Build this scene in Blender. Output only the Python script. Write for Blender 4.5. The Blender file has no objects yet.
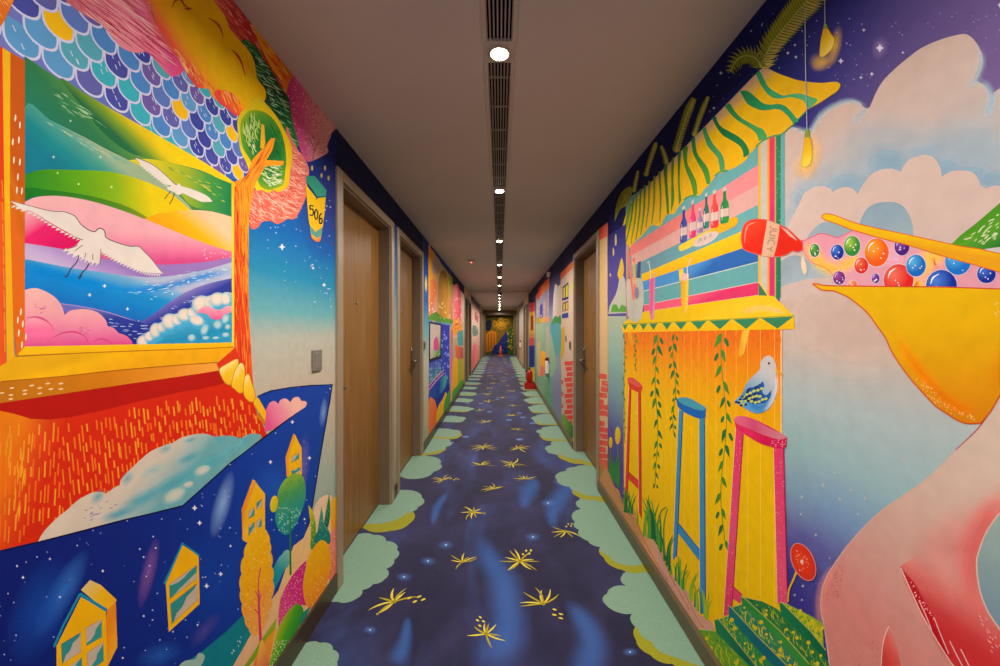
import bpy, math, random
from mathutils import Vector
from mathutils.geometry import tessellate_polygon

SC = bpy.context.scene
COL = SC.collection
# ------------------------------------------------------------------ measures (metres)
F, CX, CY = 395.0, 499.5, 330.0          # lens in pixels of a 1000 px frame, vanishing point
DL, DR = 0.843, 0.842                    # camera to left / right wall
EYE, H = 1.345, 2.387                    # camera height, ceiling height
Y0, Y1 = -2.6, 21.2                      # corridor from behind the camera to its end wall
EPS = 0.000005


def hex_rgb(h):
    h = h.lstrip('#')
    v = [int(h[i:i + 2], 16) / 255 for i in (0, 2, 4)]
    return tuple(x / 12.92 if x <= 0.04045 else ((x + 0.055) / 1.055) ** 2.4 for x in v)


# ------------------------------------------------------------------ materials
_mats = {}


def new_mat(name):
    m = bpy.data.materials.new(name)
    m.use_nodes = True
    nt = m.node_tree
    for n in list(nt.nodes):
        nt.nodes.remove(n)
    out = nt.nodes.new('ShaderNodeOutputMaterial')
    b = nt.nodes.new('ShaderNodeBsdfPrincipled')
    nt.links.new(b.outputs[0], out.inputs[0])
    return m, nt, b, out


def brush(nt, scale=26.0, lo=0.94, hi=1.06, stretch=None):
    tc = nt.nodes.new('ShaderNodeTexCoord')
    n = nt.nodes.new('ShaderNodeTexNoise')
    n.inputs['Scale'].default_value = scale
    n.inputs['Detail'].default_value = 4.0
    if stretch:
        mp = nt.nodes.new('ShaderNodeMapping')
        mp.inputs['Scale'].default_value = stretch
        nt.links.new(tc.outputs['Object'], mp.inputs[0])
        nt.links.new(mp.outputs[0], n.inputs['Vector'])
    else:
        nt.links.new(tc.outputs['Object'], n.inputs['Vector'])
    r = nt.nodes.new('ShaderNodeMapRange')
    r.inputs[1].default_value = 0.25
    r.inputs[2].default_value = 0.75
    r.inputs[3].default_value = lo
    r.inputs[4].default_value = hi
    nt.links.new(n.outputs[0], r.inputs[0])
    return r.outputs[0]


def times(nt, col, fac):
    v = nt.nodes.new('ShaderNodeVectorMath')
    v.operation = 'SCALE'
    if isinstance(col, tuple):
        v.inputs[0].default_value = col
    else:
        nt.links.new(col, v.inputs[0])
    nt.links.new(fac, v.inputs['Scale'])
    return v.outputs[0]


PILE = [False]        # carpet dye instead of wall paint


def paint(stops, kind):
    """mural paint: flat colour or a colour ramp along the UV of the shape"""
    key = (kind, tuple(stops), PILE[0])
    if key in _mats:
        return _mats[key]
    m, nt, b, out = new_mat('mural_paint')
    br = (lambda: brush(nt, 240, 0.74, 1.26)) if PILE[0] else (lambda: brush(nt))
    b.inputs['Roughness'].default_value = 0.95 if PILE[0] else 0.75
    b.inputs['Specular IOR Level'].default_value = 0.1 if PILE[0] else 0.12
    if PILE[0]:
        b.inputs['Sheen Weight'].default_value = 0.3
        b.inputs['Sheen Roughness'].default_value = 0.4
    alpha = any(s[2] < 1 for s in stops)
    if kind == 'flat':
        col = hex_rgb(stops[0][1])
        fac = br()
        a = None
    else:
        uv = nt.nodes.new('ShaderNodeUVMap')
        rp = nt.nodes.new('ShaderNodeValToRGB')
        if kind == 'lin':
            sp = nt.nodes.new('ShaderNodeSeparateXYZ')
            nt.links.new(uv.outputs[0], sp.inputs[0])
            nt.links.new(sp.outputs[0], rp.inputs[0])
        else:
            ln = nt.nodes.new('ShaderNodeVectorMath')
            ln.operation = 'LENGTH'
            nt.links.new(uv.outputs[0], ln.inputs[0])
            nt.links.new(ln.outputs['Value'], rp.inputs[0])
        el = rp.color_ramp.elements
        while len(el) < len(stops):
            el.new(0.5)
        for e, s in zip(el, stops):
            e.position = s[0]
        for e, s in zip(el, stops):
            e.color = hex_rgb(s[1]) + (s[2],)
        col = rp.outputs[0]
        fac = br()
        a = rp.outputs[1]
    if not alpha:
        nt.links.new(times(nt, col, fac), b.inputs['Base Color'])
    else:
        # thin glaze: what it covers is seen once through it and lit once through it,
        # so each pass lets the square root of the uncovered share by
        if a is None:
            v = nt.nodes.new('ShaderNodeValue')
            v.outputs[0].default_value = stops[0][2]
            a = v.outputs[0]
        df = nt.nodes.new('ShaderNodeBsdfDiffuse')
        nt.links.new(times(nt, times(nt, col, fac), a), df.inputs[0])
        iv = nt.nodes.new('ShaderNodeMath'); iv.operation = 'SUBTRACT'
        iv.inputs[0].default_value = 1.0
        nt.links.new(a, iv.inputs[1])
        sq = nt.nodes.new('ShaderNodeMath'); sq.operation = 'SQRT'
        nt.links.new(iv.outputs[0], sq.inputs[0])
        tr = nt.nodes.new('ShaderNodeBsdfTransparent')
        nt.links.new(sq.outputs[0], tr.inputs[0])
        ad = nt.nodes.new('ShaderNodeAddShader')
        nt.links.new(tr.outputs[0], ad.inputs[0])
        nt.links.new(df.outputs[0], ad.inputs[1])
        nt.links.new(ad.outputs[0], out.inputs[0])
        nt.nodes.remove(b)
    _mats[key] = m
    return m


def solid(name, h, rough=0.5, metal=0.0, spec=0.4, scale=30, lo=0.93, hi=1.07, stretch=None, bump=0.0):
    m, nt, b, out = new_mat(name)
    b.inputs['Roughness'].default_value = rough
    b.inputs['Metallic'].default_value = metal
    b.inputs['Specular IOR Level'].default_value = spec
    f = brush(nt, scale, lo, hi, stretch)
    nt.links.new(times(nt, hex_rgb(h), f), b.inputs['Base Color'])
    if bump:
        bp = nt.nodes.new('ShaderNodeBump')
        bp.inputs['Strength'].default_value = bump
        bp.inputs['Distance'].default_value = 0.002
        nt.links.new(f, bp.inputs['Height'])
        nt.links.new(bp.outputs[0], b.inputs['Normal'])
    return m


def glow(name, h, strength):
    m, nt, b, out = new_mat(name)
    b.inputs['Base Color'].default_value = hex_rgb(h) + (1,)
    b.inputs['Emission Color'].default_value = hex_rgb(h) + (1,)
    b.inputs['Emission Strength'].default_value = strength
    return m


# ------------------------------------------------------------------ objects
def tag(o, label=None, cat=None, group=None, kind=None):
    if label: o['label'] = label
    if cat: o['category'] = cat
    if group: o['group'] = group
    if kind: o['kind'] = kind
    return o


def empty(name, loc):
    o = bpy.data.objects.new(name, None)
    o.empty_display_size = 0.1
    COL.objects.link(o)
    o.location = loc
    return o


class MB:
    """collects solids into one mesh"""

    def __init__(self):
        self.v, self.f, self.mi, self.mats, self.sm = [], [], [], [], []

    def m(self, mat):
        if mat not in self.mats:
            self.mats.append(mat)
        return self.mats.index(mat)

    def add(self, vs, fs, mat, smooth=False):
        o = len(self.v)
        self.v += [tuple(p) for p in vs]
        k = self.m(mat)
        for f in fs:
            self.f.append([i + o for i in f])
            self.mi.append(k)
            self.sm.append(smooth)

    def box(self, a, b, mat, bev=0.0):
        (x0, y0, z0), (x1, y1, z1) = a, b
        if bev <= 0:
            vs = [(x, y, z) for x in (x0, x1) for y in (y0, y1) for z in (z0, z1)]
            fs = [(0, 1, 3, 2), (4, 6, 7, 5), (0, 4, 5, 1), (2, 3, 7, 6), (0, 2, 6, 4), (1, 5, 7, 3)]
            self.add(vs, fs, mat)
            return
        vs, idx = [], {}
        X, Yy, Z = (x0, x1), (y0, y1), (z0, z1)
        for i in (0, 1):
            for j in (0, 1):
                for k in (0, 1):
                    s = [(1 if t == 0 else -1) for t in (i, j, k)]
                    p = (X[i], Yy[j], Z[k])
                    for ax in range(3):
                        q = [p[c] + (0 if c == ax else s[c] * bev) for c in range(3)]
                        idx[(i, j, k, ax)] = len(vs)
                        vs.append(q)
        fs = []
        for ax in range(3):
            o = [c for c in range(3) if c != ax]
            for e in (0, 1):
                q = []
                for (u, w) in ((0, 0), (1, 0), (1, 1), (0, 1)):
                    t = [0, 0, 0]; t[ax] = e; t[o[0]] = u; t[o[1]] = w
                    q.append(idx[(t[0], t[1], t[2], ax)])
                fs.append(q)
            for u in (0, 1):                 # edge bevels: edges running along ax
                for w in (0, 1):
                    q = []
                    for (e, face) in ((0, o[0]), (1, o[0]), (1, o[1]), (0, o[1])):
                        t = [0, 0, 0]; t[ax] = e; t[o[0]] = u; t[o[1]] = w
                        q.append(idx[(t[0], t[1], t[2], face)])
                    fs.append(q)
        for i in (0, 1):
            for j in (0, 1):
                for k in (0, 1):
                    fs.append([idx[(i, j, k, ax)] for ax in range(3)])
        self.add(vs, fs, mat)

    def lathe(self, prof, mat, c=(0, 0, 0), n=24, axis='z', smooth=True):
        """prof: list of (r, h); axis: the direction h runs in"""
        vs, fs = [], []
        for (r, h) in prof:
            for i in range(n):
                a = 2 * math.pi * i / n
                u, w = r * math.cos(a), r * math.sin(a)
                p = {'z': (u, w, h), 'x': (h, u, w), 'y': (u, h, w)}[axis]
                vs.append((c[0] + p[0], c[1] + p[1], c[2] + p[2]))
        for k in range(len(prof) - 1):
            for i in range(n):
                j = (i + 1) % n
                fs.append((k * n + i, k * n + j, (k + 1) * n + j, (k + 1) * n + i))
        fs.append(tuple(range(n)))
        fs.append(tuple(range((len(prof) - 1) * n, len(prof) * n)))
        self.add(vs, fs, mat, smooth)

    def tube(self, pts, r, mat, n=10):
        pts = [Vector(p) for p in pts]
        vs, fs = [], []
        for k, p in enumerate(pts):
            d = (pts[min(k + 1, len(pts) - 1)] - pts[max(k - 1, 0)]).normalized()
            u = d.orthogonal().normalized() if k == 0 else (u - d * u.dot(d)).normalized()
            w = d.cross(u)
            rr = r[k] if isinstance(r, (list, tuple)) else r
            for i in range(n):
                a = 2 * math.pi * i / n
                vs.append(p + u * rr * math.cos(a) + w * rr * math.sin(a))
        for k in range(len(pts) - 1):
            for i in range(n):
                j = (i + 1) % n
                fs.append((k * n + i, k * n + j, (k + 1) * n + j, (k + 1) * n + i))
        fs.append(tuple(range(n)))
        fs.append(tuple(range((len(pts) - 1) * n, len(pts) * n)))
        self.add(vs, fs, mat, True)

    def build(self, name, parent=None):
        me = bpy.data.meshes.new(name)
        base = Vector((0, 0, 0))
        if parent is not None:
            p = parent
            while p is not None:
                base += Vector(p.location)
                p = p.parent
        me.from_pydata([tuple(Vector(v) - base) for v in self.v], [], self.f)
        for m in self.mats:
            me.materials.append(m)
        for p, k, s in zip(me.polygons, self.mi, self.sm):
            p.material_index = k
            p.use_smooth = s
        import bmesh
        bm = bmesh.new(); bm.from_mesh(me)
        bmesh.ops.recalc_face_normals(bm, faces=bm.faces)
        bm.to_mesh(me); bm.free()
        o = bpy.data.objects.new(name, me)
        COL.objects.link(o)
        o.parent = parent
        return o


# ------------------------------------------------------------------ painted surfaces
class Surf:
    def __init__(self, side, region):
        self.side, self.region, self.k = side, region, 0

    def to2(self, x, y):
        if self.side == 'L':
            d = F * DL / max(CX - x, 4.0)
            return (d, EYE - (y - CY) * d / F)
        if self.side == 'R':
            d = F * DR / max(x - CX, 4.0)
            return (d, EYE - (y - CY) * d / F)
        if self.side == 'F':
            d = F * EYE / max(y - CY, 3.0)
            return ((x - CX) * d / F, d)
        d = Y1
        return ((x - CX) * d / F, EYE - (y - CY) * d / F)

    def to3(self, a, b, off):
        if self.side == 'L': return (-DL + off, a, b)
        if self.side == 'R': return (DR - off, a, b)
        if self.side == 'F': return (a, b, off)
        return (a, Y1 - off, b)


def P(s):
    if not isinstance(s, str):
        return [tuple(p) for p in s]
    out = []
    for t in s.split():
        c = t.endswith('*')
        x, y = t.rstrip('*').split(',')
        out.append((float(x), float(y), 1) if c else (float(x), float(y)))
    return out


def crom(p0, p1, p2, p3, n):
    r = []
    for i in range(n):
        t = i / n
        t2, t3 = t * t, t * t * t
        r.append(tuple(0.5 * (2 * p1[c] + (p2[c] - p0[c]) * t + (2 * p0[c] - 5 * p1[c] + 4 * p2[c] - p3[c]) * t2 +
                              (3 * p1[c] - p0[c] - 3 * p2[c] + p3[c]) * t3) for c in (0, 1)))
    return r


def smooth(pts, closed=True, n=5):
    m = len(pts)
    out = []
    for i in range(m if closed else m - 1):
        p1, p2 = pts[i % m], pts[(i + 1) % m]
        k1, k2 = len(p1) > 2, len(p2) > 2
        p0 = pts[(i - 1) % m] if (closed or i > 0) else p1
        p3 = pts[(i + 2) % m] if (closed or i + 2 < m) else p2
        if k1: p0 = (2 * p1[0] - p2[0], 2 * p1[1] - p2[1])
        if k2: p3 = (2 * p2[0] - p1[0], 2 * p2[1] - p1[1])
        out += crom(p0, p1, p2, p3, n)
    if not closed:
        out.append(pts[-1][:2])
    return out


def scallop(pts, k, n=6):
    a = sum(p[0] * q[1] - q[0] * p[1] for p, q in zip(pts, pts[1:] + pts[:1]))
    s = 1 if a > 0 else -1
    out = []
    m = len(pts)
    for i in range(m):
        p, q = pts[i], pts[(i + 1) % m]
        out.append(p[:2])
        if len(p) > 2:
            continue
        dx, dy = q[0] - p[0], q[1] - p[1]
        for j in range(1, n):
            t = j / n
            b = math.sin(math.pi * t) ** 0.7 * k
            out.append((p[0] + dx * t + s * dy * b, p[1] + dy * t - s * dx * b))
    return out


def ell(cx, cy, rx, ry, rot=0, n=20, a0=0, a1=360):
    c, s = math.cos(math.radians(rot)), math.sin(math.radians(rot))
    r = []
    full = abs(a1 - a0) >= 360
    for i in range(n if full else n + 1):
        a = math.radians(a0 + (a1 - a0) * i / n)
        u, v = rx * math.cos(a), ry * math.sin(a)
        r.append((cx + u * c - v * s, cy + u * s + v * c))
    return r


def inside(pt, poly):
    x, y = pt
    r = False
    j = len(poly) - 1
    for i in range(len(poly)):
        xi, yi, xj, yj = poly[i][0], poly[i][1], poly[j][0], poly[j][1]
        if (yi > y) != (yj > y) and x < (xj - xi) * (y - yi) / (yj - yi) + xi:
            r = not r
        j = i
    return r


def stops(cols):
    n = len(cols)
    r = []
    for i, c in enumerate(cols):
        t = i / max(n - 1, 1)
        a = 1.0
        if '@' in c:
            c, tt = c.split('@'); t = float(tt)
        if ':' in c:
            c, aa = c.split(':'); a = float(aa)
        r.append((round(t, 4), c, a))
    return r


def lin(p0, p1, *cols): return ('lin', stops(cols), p0, p1)
def rad(c, rx, ry, rot, *cols): return ('rad', stops(cols), c, rx, ry, rot)


def clip(poly, ax, val, sign):
    out = []
    for i in range(len(poly)):
        p, q = poly[i], poly[(i + 1) % len(poly)]
        a, b = (p[ax] - val) * sign, (q[ax] - val) * sign
        if a >= 0: out.append(p)
        if (a >= 0) != (b >= 0):
            t = a / (a - b)
            out.append((p[0] + (q[0] - p[0]) * t, p[1] + (q[1] - p[1]) * t))
    return out


class Art:
    """one painted figure: flat shapes laid on a wall or floor, one mesh"""

    def __init__(self, surf, name, parent=None, label=None, region=None):
        self.s, self.name, self.parent, self.label = surf, name, parent, label
        self.region = region or surf.region
        self.v, self.f, self.uv, self.mi, self.mats = [], [], [], [], []
        self.done = None
        self.R = random.Random(sum(ord(c) for c in name) + surf.k)

    def _paint(self, col):
        if isinstance(col, str):
            st = stops([col])
            return paint(st, 'flat'), (lambda q: (0.5, 0.5))
        if col[0] == 'lin':
            _, st, p0, p1 = col
            q0, q1 = self.s.to2(*p0), self.s.to2(*p1)
            dx, dy = q1[0] - q0[0], q1[1] - q0[1]
            L = dx * dx + dy * dy
            return paint(st, 'lin'), (lambda q: (((q[0] - q0[0]) * dx + (q[1] - q0[1]) * dy) / L, 0.5))
        _, st, c, rx, ry, rot = col
        ca, sa = math.cos(math.radians(rot)), math.sin(math.radians(rot))
        mp = self.map
        q = mp(*c)
        e = 0.02
        ux, uy = mp(c[0] + rx * ca * e, c[1] + rx * sa * e), mp(c[0] - ry * sa * e, c[1] + ry * ca * e)
        a, b = (ux[0] - q[0]) / e, (ux[1] - q[1]) / e
        d, g = (uy[0] - q[0]) / e, (uy[1] - q[1]) / e
        det = a * g - b * d

        def fn(p):
            x, y = p[0] - q[0], p[1] - q[1]
            return ((x * g - y * d) / det, (y * a - x * b) / det)
        return paint(st, 'rad'), fn

    wall = False

    def map(self, x, y):
        return (x, y) if self.wall else self.s.to2(x, y)

    def _emit(self, polys, col):
        self.s.k += 1
        off = 0.0004 + self.s.k * EPS
        mat, fn = self._paint(col)
        if mat not in self.mats: self.mats.append(mat)
        mi = self.mats.index(mat)
        r = self.region
        for qi, q in enumerate(polys):
            if r:
                lo = [min(p[c] for p in q) for c in (0, 1)]
                hi = [max(p[c] for p in q) for c in (0, 1)]
                if lo[0] < r[0]: q = clip(q, 0, r[0], 1)
                if q and hi[0] > r[1]: q = clip(q, 0, r[1], -1)
                if q and lo[1] < r[2]: q = clip(q, 1, r[2], 1)
                if q and hi[1] > r[3]: q = clip(q, 1, r[3], -1)
            if len(q) < 3: continue
            o = len(self.v)
            for p in q:
                self.v.append(self.s.to3(p[0], p[1], off + (qi % 8) * 5e-7))
            self.f.append(list(range(o, o + len(q))))
            self.uv.append([fn(p) for p in q])
            self.mi.append(mi)

    def poly(self, pts, col, s=False, bump=0, n=5, wall=False):
        self.wall = wall
        pts = P(pts)
        if bump: pts = scallop(pts, bump)
        elif s: pts = smooth(pts, True, n)
        q = [self.map(p[0], p[1]) for p in pts]
        tris = tessellate_polygon([[Vector((a, b, 0)) for a, b in q]])
        self._emit([[q[i] for i in t] for t in tris], col)
        self.wall = False
        return self

    def line(self, pts, w, col, s=True, n=4, wall=False):
        """stroke of width w (or w at each end)"""
        self.wall = wall
        self._emit(self._ribbon(P(pts), w, s, n), col)
        self.wall = False
        return self

    def _ribbon(self, pts, w, s=True, n=4):
        pts = smooth(pts, False, n) if s and len(pts) > 2 else [p[:2] for p in pts]
        m = len(pts)
        L, R = [], []
        for i, p in enumerate(pts):
            a, b = pts[max(i - 1, 0)], pts[min(i + 1, m - 1)]
            dx, dy = b[0] - a[0], b[1] - a[1]
            l = math.hypot(dx, dy) or 1
            t = i / (m - 1)
            ww = (w if not isinstance(w, tuple) else (w[0] + (w[1] - w[0]) * t if len(w) == 2 else
                  (w[0] + (w[1] - w[0]) * t * 2 if t < .5 else w[1] + (w[2] - w[1]) * (t * 2 - 1)))) / 2
            L.append(self.map(p[0] - dy / l * ww, p[1] + dx / l * ww))
            R.append(self.map(p[0] + dy / l * ww, p[1] - dx / l * ww))
        return [[L[i], L[i + 1], R[i + 1], R[i]] for i in range(m - 1)]

    def soft(self, pts, w, col, a=.8, wall=False):
        """stroke whose edges and ends melt into what lies under it"""
        self.wall = wall
        qs = self._ribbon(P(pts), w, True, 5)
        n = len(qs)
        g = lambda t: max(0.0, abs(t - .5) * 2 - .45) / .55
        mat = paint(stops([col + ':%.3f' % a, col + ':%.3f@.35' % (a * .72), col + ':%.3f@.7' % (a * .22), col + ':0']), 'rad')
        self.s.k += 1
        off = 0.0004 + self.s.k * EPS
        if mat not in self.mats: self.mats.append(mat)
        r = self.region
        for i, q in enumerate(qs):
            if r and not all(r[0] <= p[0] <= r[1] and r[2] <= p[1] <= r[3] for p in q): continue
            mid = lambda a_, b_: ((a_[0] + b_[0]) / 2, (a_[1] + b_[1]) / 2)
            m0, m1 = mid(q[0], q[3]), mid(q[1], q[2])
            g0, g1 = g(i / n), g((i + 1) / n)
            for (pp, uu) in (([q[0], q[1], m1, m0], [(g0, 1), (g1, 1), (g1, 0), (g0, 0)]), ([m0, m1, q[2], q[3]], [(g0, 0), (g1, 0), (g1, 1), (g0, 1)])):
                o = len(self.v)
                for p in pp: self.v.append(self.s.to3(p[0], p[1], off))
                self.f.append(list(range(o, o + 4)))
                self.uv.append(uu)
                self.mi.append(self.mats.index(mat))
        self.wall = False
        return self

    def lines(self, many, w, col, s=True, n=3, wall=False):
        self.wall = wall
        out = []
        for pts in many: out += self._ribbon(P(pts), w, s, n)
        self._emit(out, col)
        self.wall = False
        return self

    def blobs(self, many, col, wall=False):
        """many small closed shapes in one colour"""
        self.wall = wall
        out = []
        for pts in many: out.append([self.map(p[0], p[1]) for p in pts])
        self._emit(out, col)
        self.wall = False
        return self

    def pts_in(self, poly, n):
        poly = P(poly)
        xs, ys = [p[0] for p in poly], [p[1] for p in poly]
        r = []
        for _ in range(n * 40):
            p = (self.R.uniform(min(xs), max(xs)), self.R.uniform(min(ys), max(ys)))
            if inside(p, poly):
                r.append(p)
                if len(r) >= n: break
        return r

    def dots(self, poly, n, r0, r1, col, squash=1.0):
        out = []
        for (x, y) in self.pts_in(poly, n):
            r = self.R.uniform(r0, r1)
            out.append(ell(x, y, r * squash, r, 0, 7))
        return self.blobs(out, col)

    def hatch(self, poly, n, d, l0, l1, w, cols, curve=0.0, jit=0.12):
        """n short strokes inside poly, along direction d (vector or function of the place)"""
        pp = P(poly)
        sets = [[] for _ in cols]
        for (x, y) in self.pts_in(pp, n):
            dx, dy = d(x, y) if callable(d) else d
            L = math.hypot(dx, dy) or 1
            dx, dy = dx / L + self.R.uniform(-jit, jit), dy / L + self.R.uniform(-jit, jit)
            l = self.R.uniform(l0, l1)
            a, b = (x - dx * l / 2, y - dy * l / 2), (x + dx * l / 2, y + dy * l / 2)
            if not (inside(a, pp) and inside(b, pp)): continue
            mid = (x - dy * l * curve, y + dx * l * curve)
            sets[self.R.randrange(len(cols))].append([a, mid, b])
        for st, c in zip(sets, cols):
            if st: self.lines(st, (w * .3, w, w * .3), c)
        return self

    def outline(self, pts, w, col, s=False, closed=True, bump=0):
        pts = P(pts)
        if bump: pts = scallop(pts, bump)
        elif s: pts = smooth(pts, closed, 5)
        if closed: pts = list(pts) + [pts[0]]
        return self.line([p[:2] for p in pts], w, col, s=False)

    def build(self):
        me = bpy.data.meshes.new(self.name)
        me.from_pydata(self.v, [], self.f)
        for m in self.mats: me.materials.append(m)
        uvl = me.uv_layers.new(name='UVMap')
        k = 0
        for p, uv, mi in zip(me.polygons, self.uv, self.mi):
            p.material_index = mi
            for c in uv:
                uvl.data[k].uv = c
                k += 1
        o = bpy.data.objects.new(self.name, me)
        COL.objects.link(o)
        if self.parent is not None: o.parent = self.parent
        if self.label: o['label'] = self.label
        return o


def star(x, y, r):
    r *= .72
    return [(x + (r if i % 2 == 0 else r * .48) * math.sin(math.pi * i / 4),
             y - (r if i % 2 == 0 else r * .35) * math.cos(math.pi * i / 4)) for i in range(8)]

# ------------------------------------------------------------------ the corridor
M_wall = solid('wall_plaster', 'c8b498', 0.7)
M_ceil = solid('ceiling_paint', 'c4bab2', 0.75, scale=3, lo=0.97, hi=1.03)
M_casing = solid('door_casing_paint', '98856c', 0.35, spec=0.5, scale=8, lo=0.97, hi=1.03)
M_jamb = solid('door_jamb_paint', '786550', 0.4, spec=0.5, scale=8)
M_metal = solid('satin_metal', '8a8378', 0.3, 0.9)
M_dark = solid('dark_plastic', '24211e', 0.45)
M_white = solid('white_plastic', 'f2f2f0', 0.35)
M_red = solid('red_enamel', 'b81208', 0.3, spec=0.5)
M_black = solid('black_void', '0c0a09', 0.9)


def wood(name, c0, c1):
    m, nt, b, out = new_mat(name)
    b.inputs['Roughness'].default_value = 0.42
    b.inputs['Specular IOR Level'].default_value = 0.45
    tc = nt.nodes.new('ShaderNodeTexCoord')
    mp = nt.nodes.new('ShaderNodeMapping')
    mp.inputs['Scale'].default_value = (30, 30, 0.8)
    n = nt.nodes.new('ShaderNodeTexNoise')
    n.inputs['Scale'].default_value = 3.0
    n.inputs['Detail'].default_value = 6
    n.inputs['Distortion'].default_value = 0.4
    r = nt.nodes.new('ShaderNodeValToRGB')
    r.color_ramp.elements[0].position = 0.32
    r.color_ramp.elements[1].position = 0.7
    r.color_ramp.elements[0].color = hex_rgb(c0) + (1,)
    r.color_ramp.elements[1].color = hex_rgb(c1) + (1,)
    nt.links.new(tc.outputs['Object'], mp.inputs[0])
    nt.links.new(mp.outputs[0], n.inputs['Vector'])
    nt.links.new(n.outputs[0], r.inputs[0])
    nt.links.new(r.outputs[0], b.inputs['Base Color'])
    return m


M_wood = wood('oak_veneer', '704a1a', '966a2e')

WT = 0.16
DOOR_TOP = 2.135
LEFT_DOORS = [(2.10, 3.05), (3.30, 4.24), (9.55, 10.5), (10.72, 11.67), (16.9, 17.85), (18.1, 19.05)]
RIGHT_DOORS = [(3.39, 4.38), (11.55, 12.5), (12.75, 13.7), (16.9, 17.85), (18.1, 19.05)]


def side_wall(name, sgn, dist, doors):
    b = MB()
    x0, x1 = (dist, dist + WT) if sgn > 0 else (-dist - WT, -dist)
    cur = Y0
    for (a, c) in doors:
        b.box((x0, cur, 0), (x1, a, H), M_wall)
        b.box((x0, a, DOOR_TOP), (x1, c, H), M_wall)
        cur = c
    b.box((x0, cur, 0), (x1, Y1, H), M_wall)
    return tag(b.build(name), kind='structure')


side_wall('wall_left', -1, DL, LEFT_DOORS)
side_wall('wall_right', 1, DR, RIGHT_DOORS)
b = MB(); b.box((-1.1, Y1, -0.01), (1.1, Y1 + 0.15, H), M_wall)
tag(b.build('wall_back'), kind='structure')
b = MB()
SLOT = 0.046
b.box((-1.1, Y0, H), (-SLOT, Y1 + .15, H + 0.12), M_ceil)
b.box((SLOT, Y0, H), (1.1, Y1 + .15, H + 0.12), M_ceil)
b.box((-SLOT, Y0, H + 0.05), (SLOT, Y1 + .15, H + 0.12), M_black)
tag(b.build('ceiling'), kind='structure')
b = MB(); b.box((-DL, 10.55, H - 0.035), (DR, 10.75, H), M_ceil)
tag(b.build('trim_1'), kind='structure')
b = MB(); b.box((-DL, Y1 - 0.4, 2.16), (DR, Y1 - .02, H), M_jamb)
tag(b.build('trim_2'), kind='structure')
b = MB()
for s in (-1, 1):
    x0, x1 = (-DL, -DL + .10) if s < 0 else (DR - .10, DR)
    b.box((x0, Y1 - .5, 0), (x1, Y1 - .35, 2.16), M_jamb)
tag(b.build('trim_3'), kind='structure')

# baseboards
M_baseL = solid('baseboard_brown', '40331f', 0.4)
M_baseR = solid('baseboard_olive', '5c4e34', 0.4)


def base(name, sgn, dist, doors, th, h, mat, first):
    b = MB()
    cur = Y0
    for (a, c) in doors + [(Y1, Y1)]:
        e = a - 0.075 if a < Y1 else a
        if e - cur > 0.02:
            x = sorted((sgn * (dist - th), sgn * dist))
            b.box((x[0], cur, 0), (x[1], e, h), mat, min(th, h) * .2)
        cur = c + 0.075
    tag(b.build(name), kind='structure')


base('baseboard_left', -1, DL, LEFT_DOORS, 0.012, 0.10, M_baseL, 0)
base('baseboard_right', 1, DR, RIGHT_DOORS, 0.022, 0.083, M_baseR, 0)

# doors: leaf set back in the wall, casing round the opening, lever handle and lock
REC = 0.088


def door(n, sgn, dist, a, c, handle_near):
    ex = sgn * (dist + REC)
    leaf = MB()
    x = sorted((ex, ex + sgn * 0.045))
    leaf.box((x[0], a + .012, 0.008), (x[1], c - .012, DOOR_TOP - .012), M_wood, 0.002)
    d = tag(leaf.build('door_%d' % n), kind='structure')
    fr = MB()
    xi = sorted((sgn * (dist - .014), sgn * (dist + .004)))
    w = 0.07
    fr.box((xi[0], a - w, 0), (xi[1], a, DOOR_TOP + .055), M_casing, 0.003)
    fr.box((xi[0], c, 0), (xi[1], c + w, DOOR_TOP + .055), M_casing, 0.003)
    fr.box((xi[0], a, DOOR_TOP), (xi[1], c, DOOR_TOP + .055), M_casing, 0.003)
    xj = sorted((sgn * (dist + .004), sgn * (dist + WT)))
    fr.box((xj[0], a - .001, 0), (xj[1], a + .012, DOOR_TOP), M_jamb)
    fr.box((xj[0], c - .012, 0), (xj[1], c + .001, DOOR_TOP), M_jamb)
    fr.box((xj[0], a + .012, DOOR_TOP - .012), (xj[1], c - .012, DOOR_TOP + .001), M_jamb)
    # stop the leaf closes against
    xb = sorted((ex + sgn * .046, sgn * (dist + WT - .001)))
    fr.box((xb[0], a + .012, 0.008), (xb[1], c - .012, DOOR_TOP - .012), M_black)
    fr.build('door_frame', d)
    hy = a + 0.058 if handle_near else c - 0.075
    dr = 1 if handle_near else -1
    hd = MB()
    xs = sorted((ex - sgn * 0.010, ex))
    hd.box((xs[0], hy - .022, 0.88), (xs[1], hy + .022, 1.16), M_metal, 0.004)
    hd.lathe([(0.011, 0), (0.011, 0.05)], M_metal, (ex - sgn * (.01 if sgn < 0 else .01), hy, 1.02), 12, 'x') if sgn < 0 else \
        hd.lathe([(0.011, -0.05), (0.011, 0)], M_metal, (ex - .01, hy, 1.02), 12, 'x')
    hx = ex - sgn * 0.055
    hd.tube([(hx, hy - dr * .012, 1.02), (hx, hy + dr * .03, 1.021), (hx - sgn * .002, hy + dr * .075, 1.018)] if handle_near else [(hx, hy - dr * .012, 1.02), (hx, hy + dr * .05, 1.021), (hx - sgn * .002, hy + dr * .12, 1.018)], [.010, .010, .008], M_metal)
    hd.build('door_handle', d)
    lk = MB()
    lk.lathe([(0.016, -0.008), (0.018, 0), (0.018, 0.008)], M_metal, (ex - sgn * .006, hy, 1.125), 16, 'x')
    lk.build('lock', d)
    pp = MB()
    pp.lathe([(0.009, -0.006), (0.011, 0), (0.009, 0.006)], M_metal, (ex, (a + c) / 2, 1.52), 14, 'x')
    pp.build('peephole', d)
    return d


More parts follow.
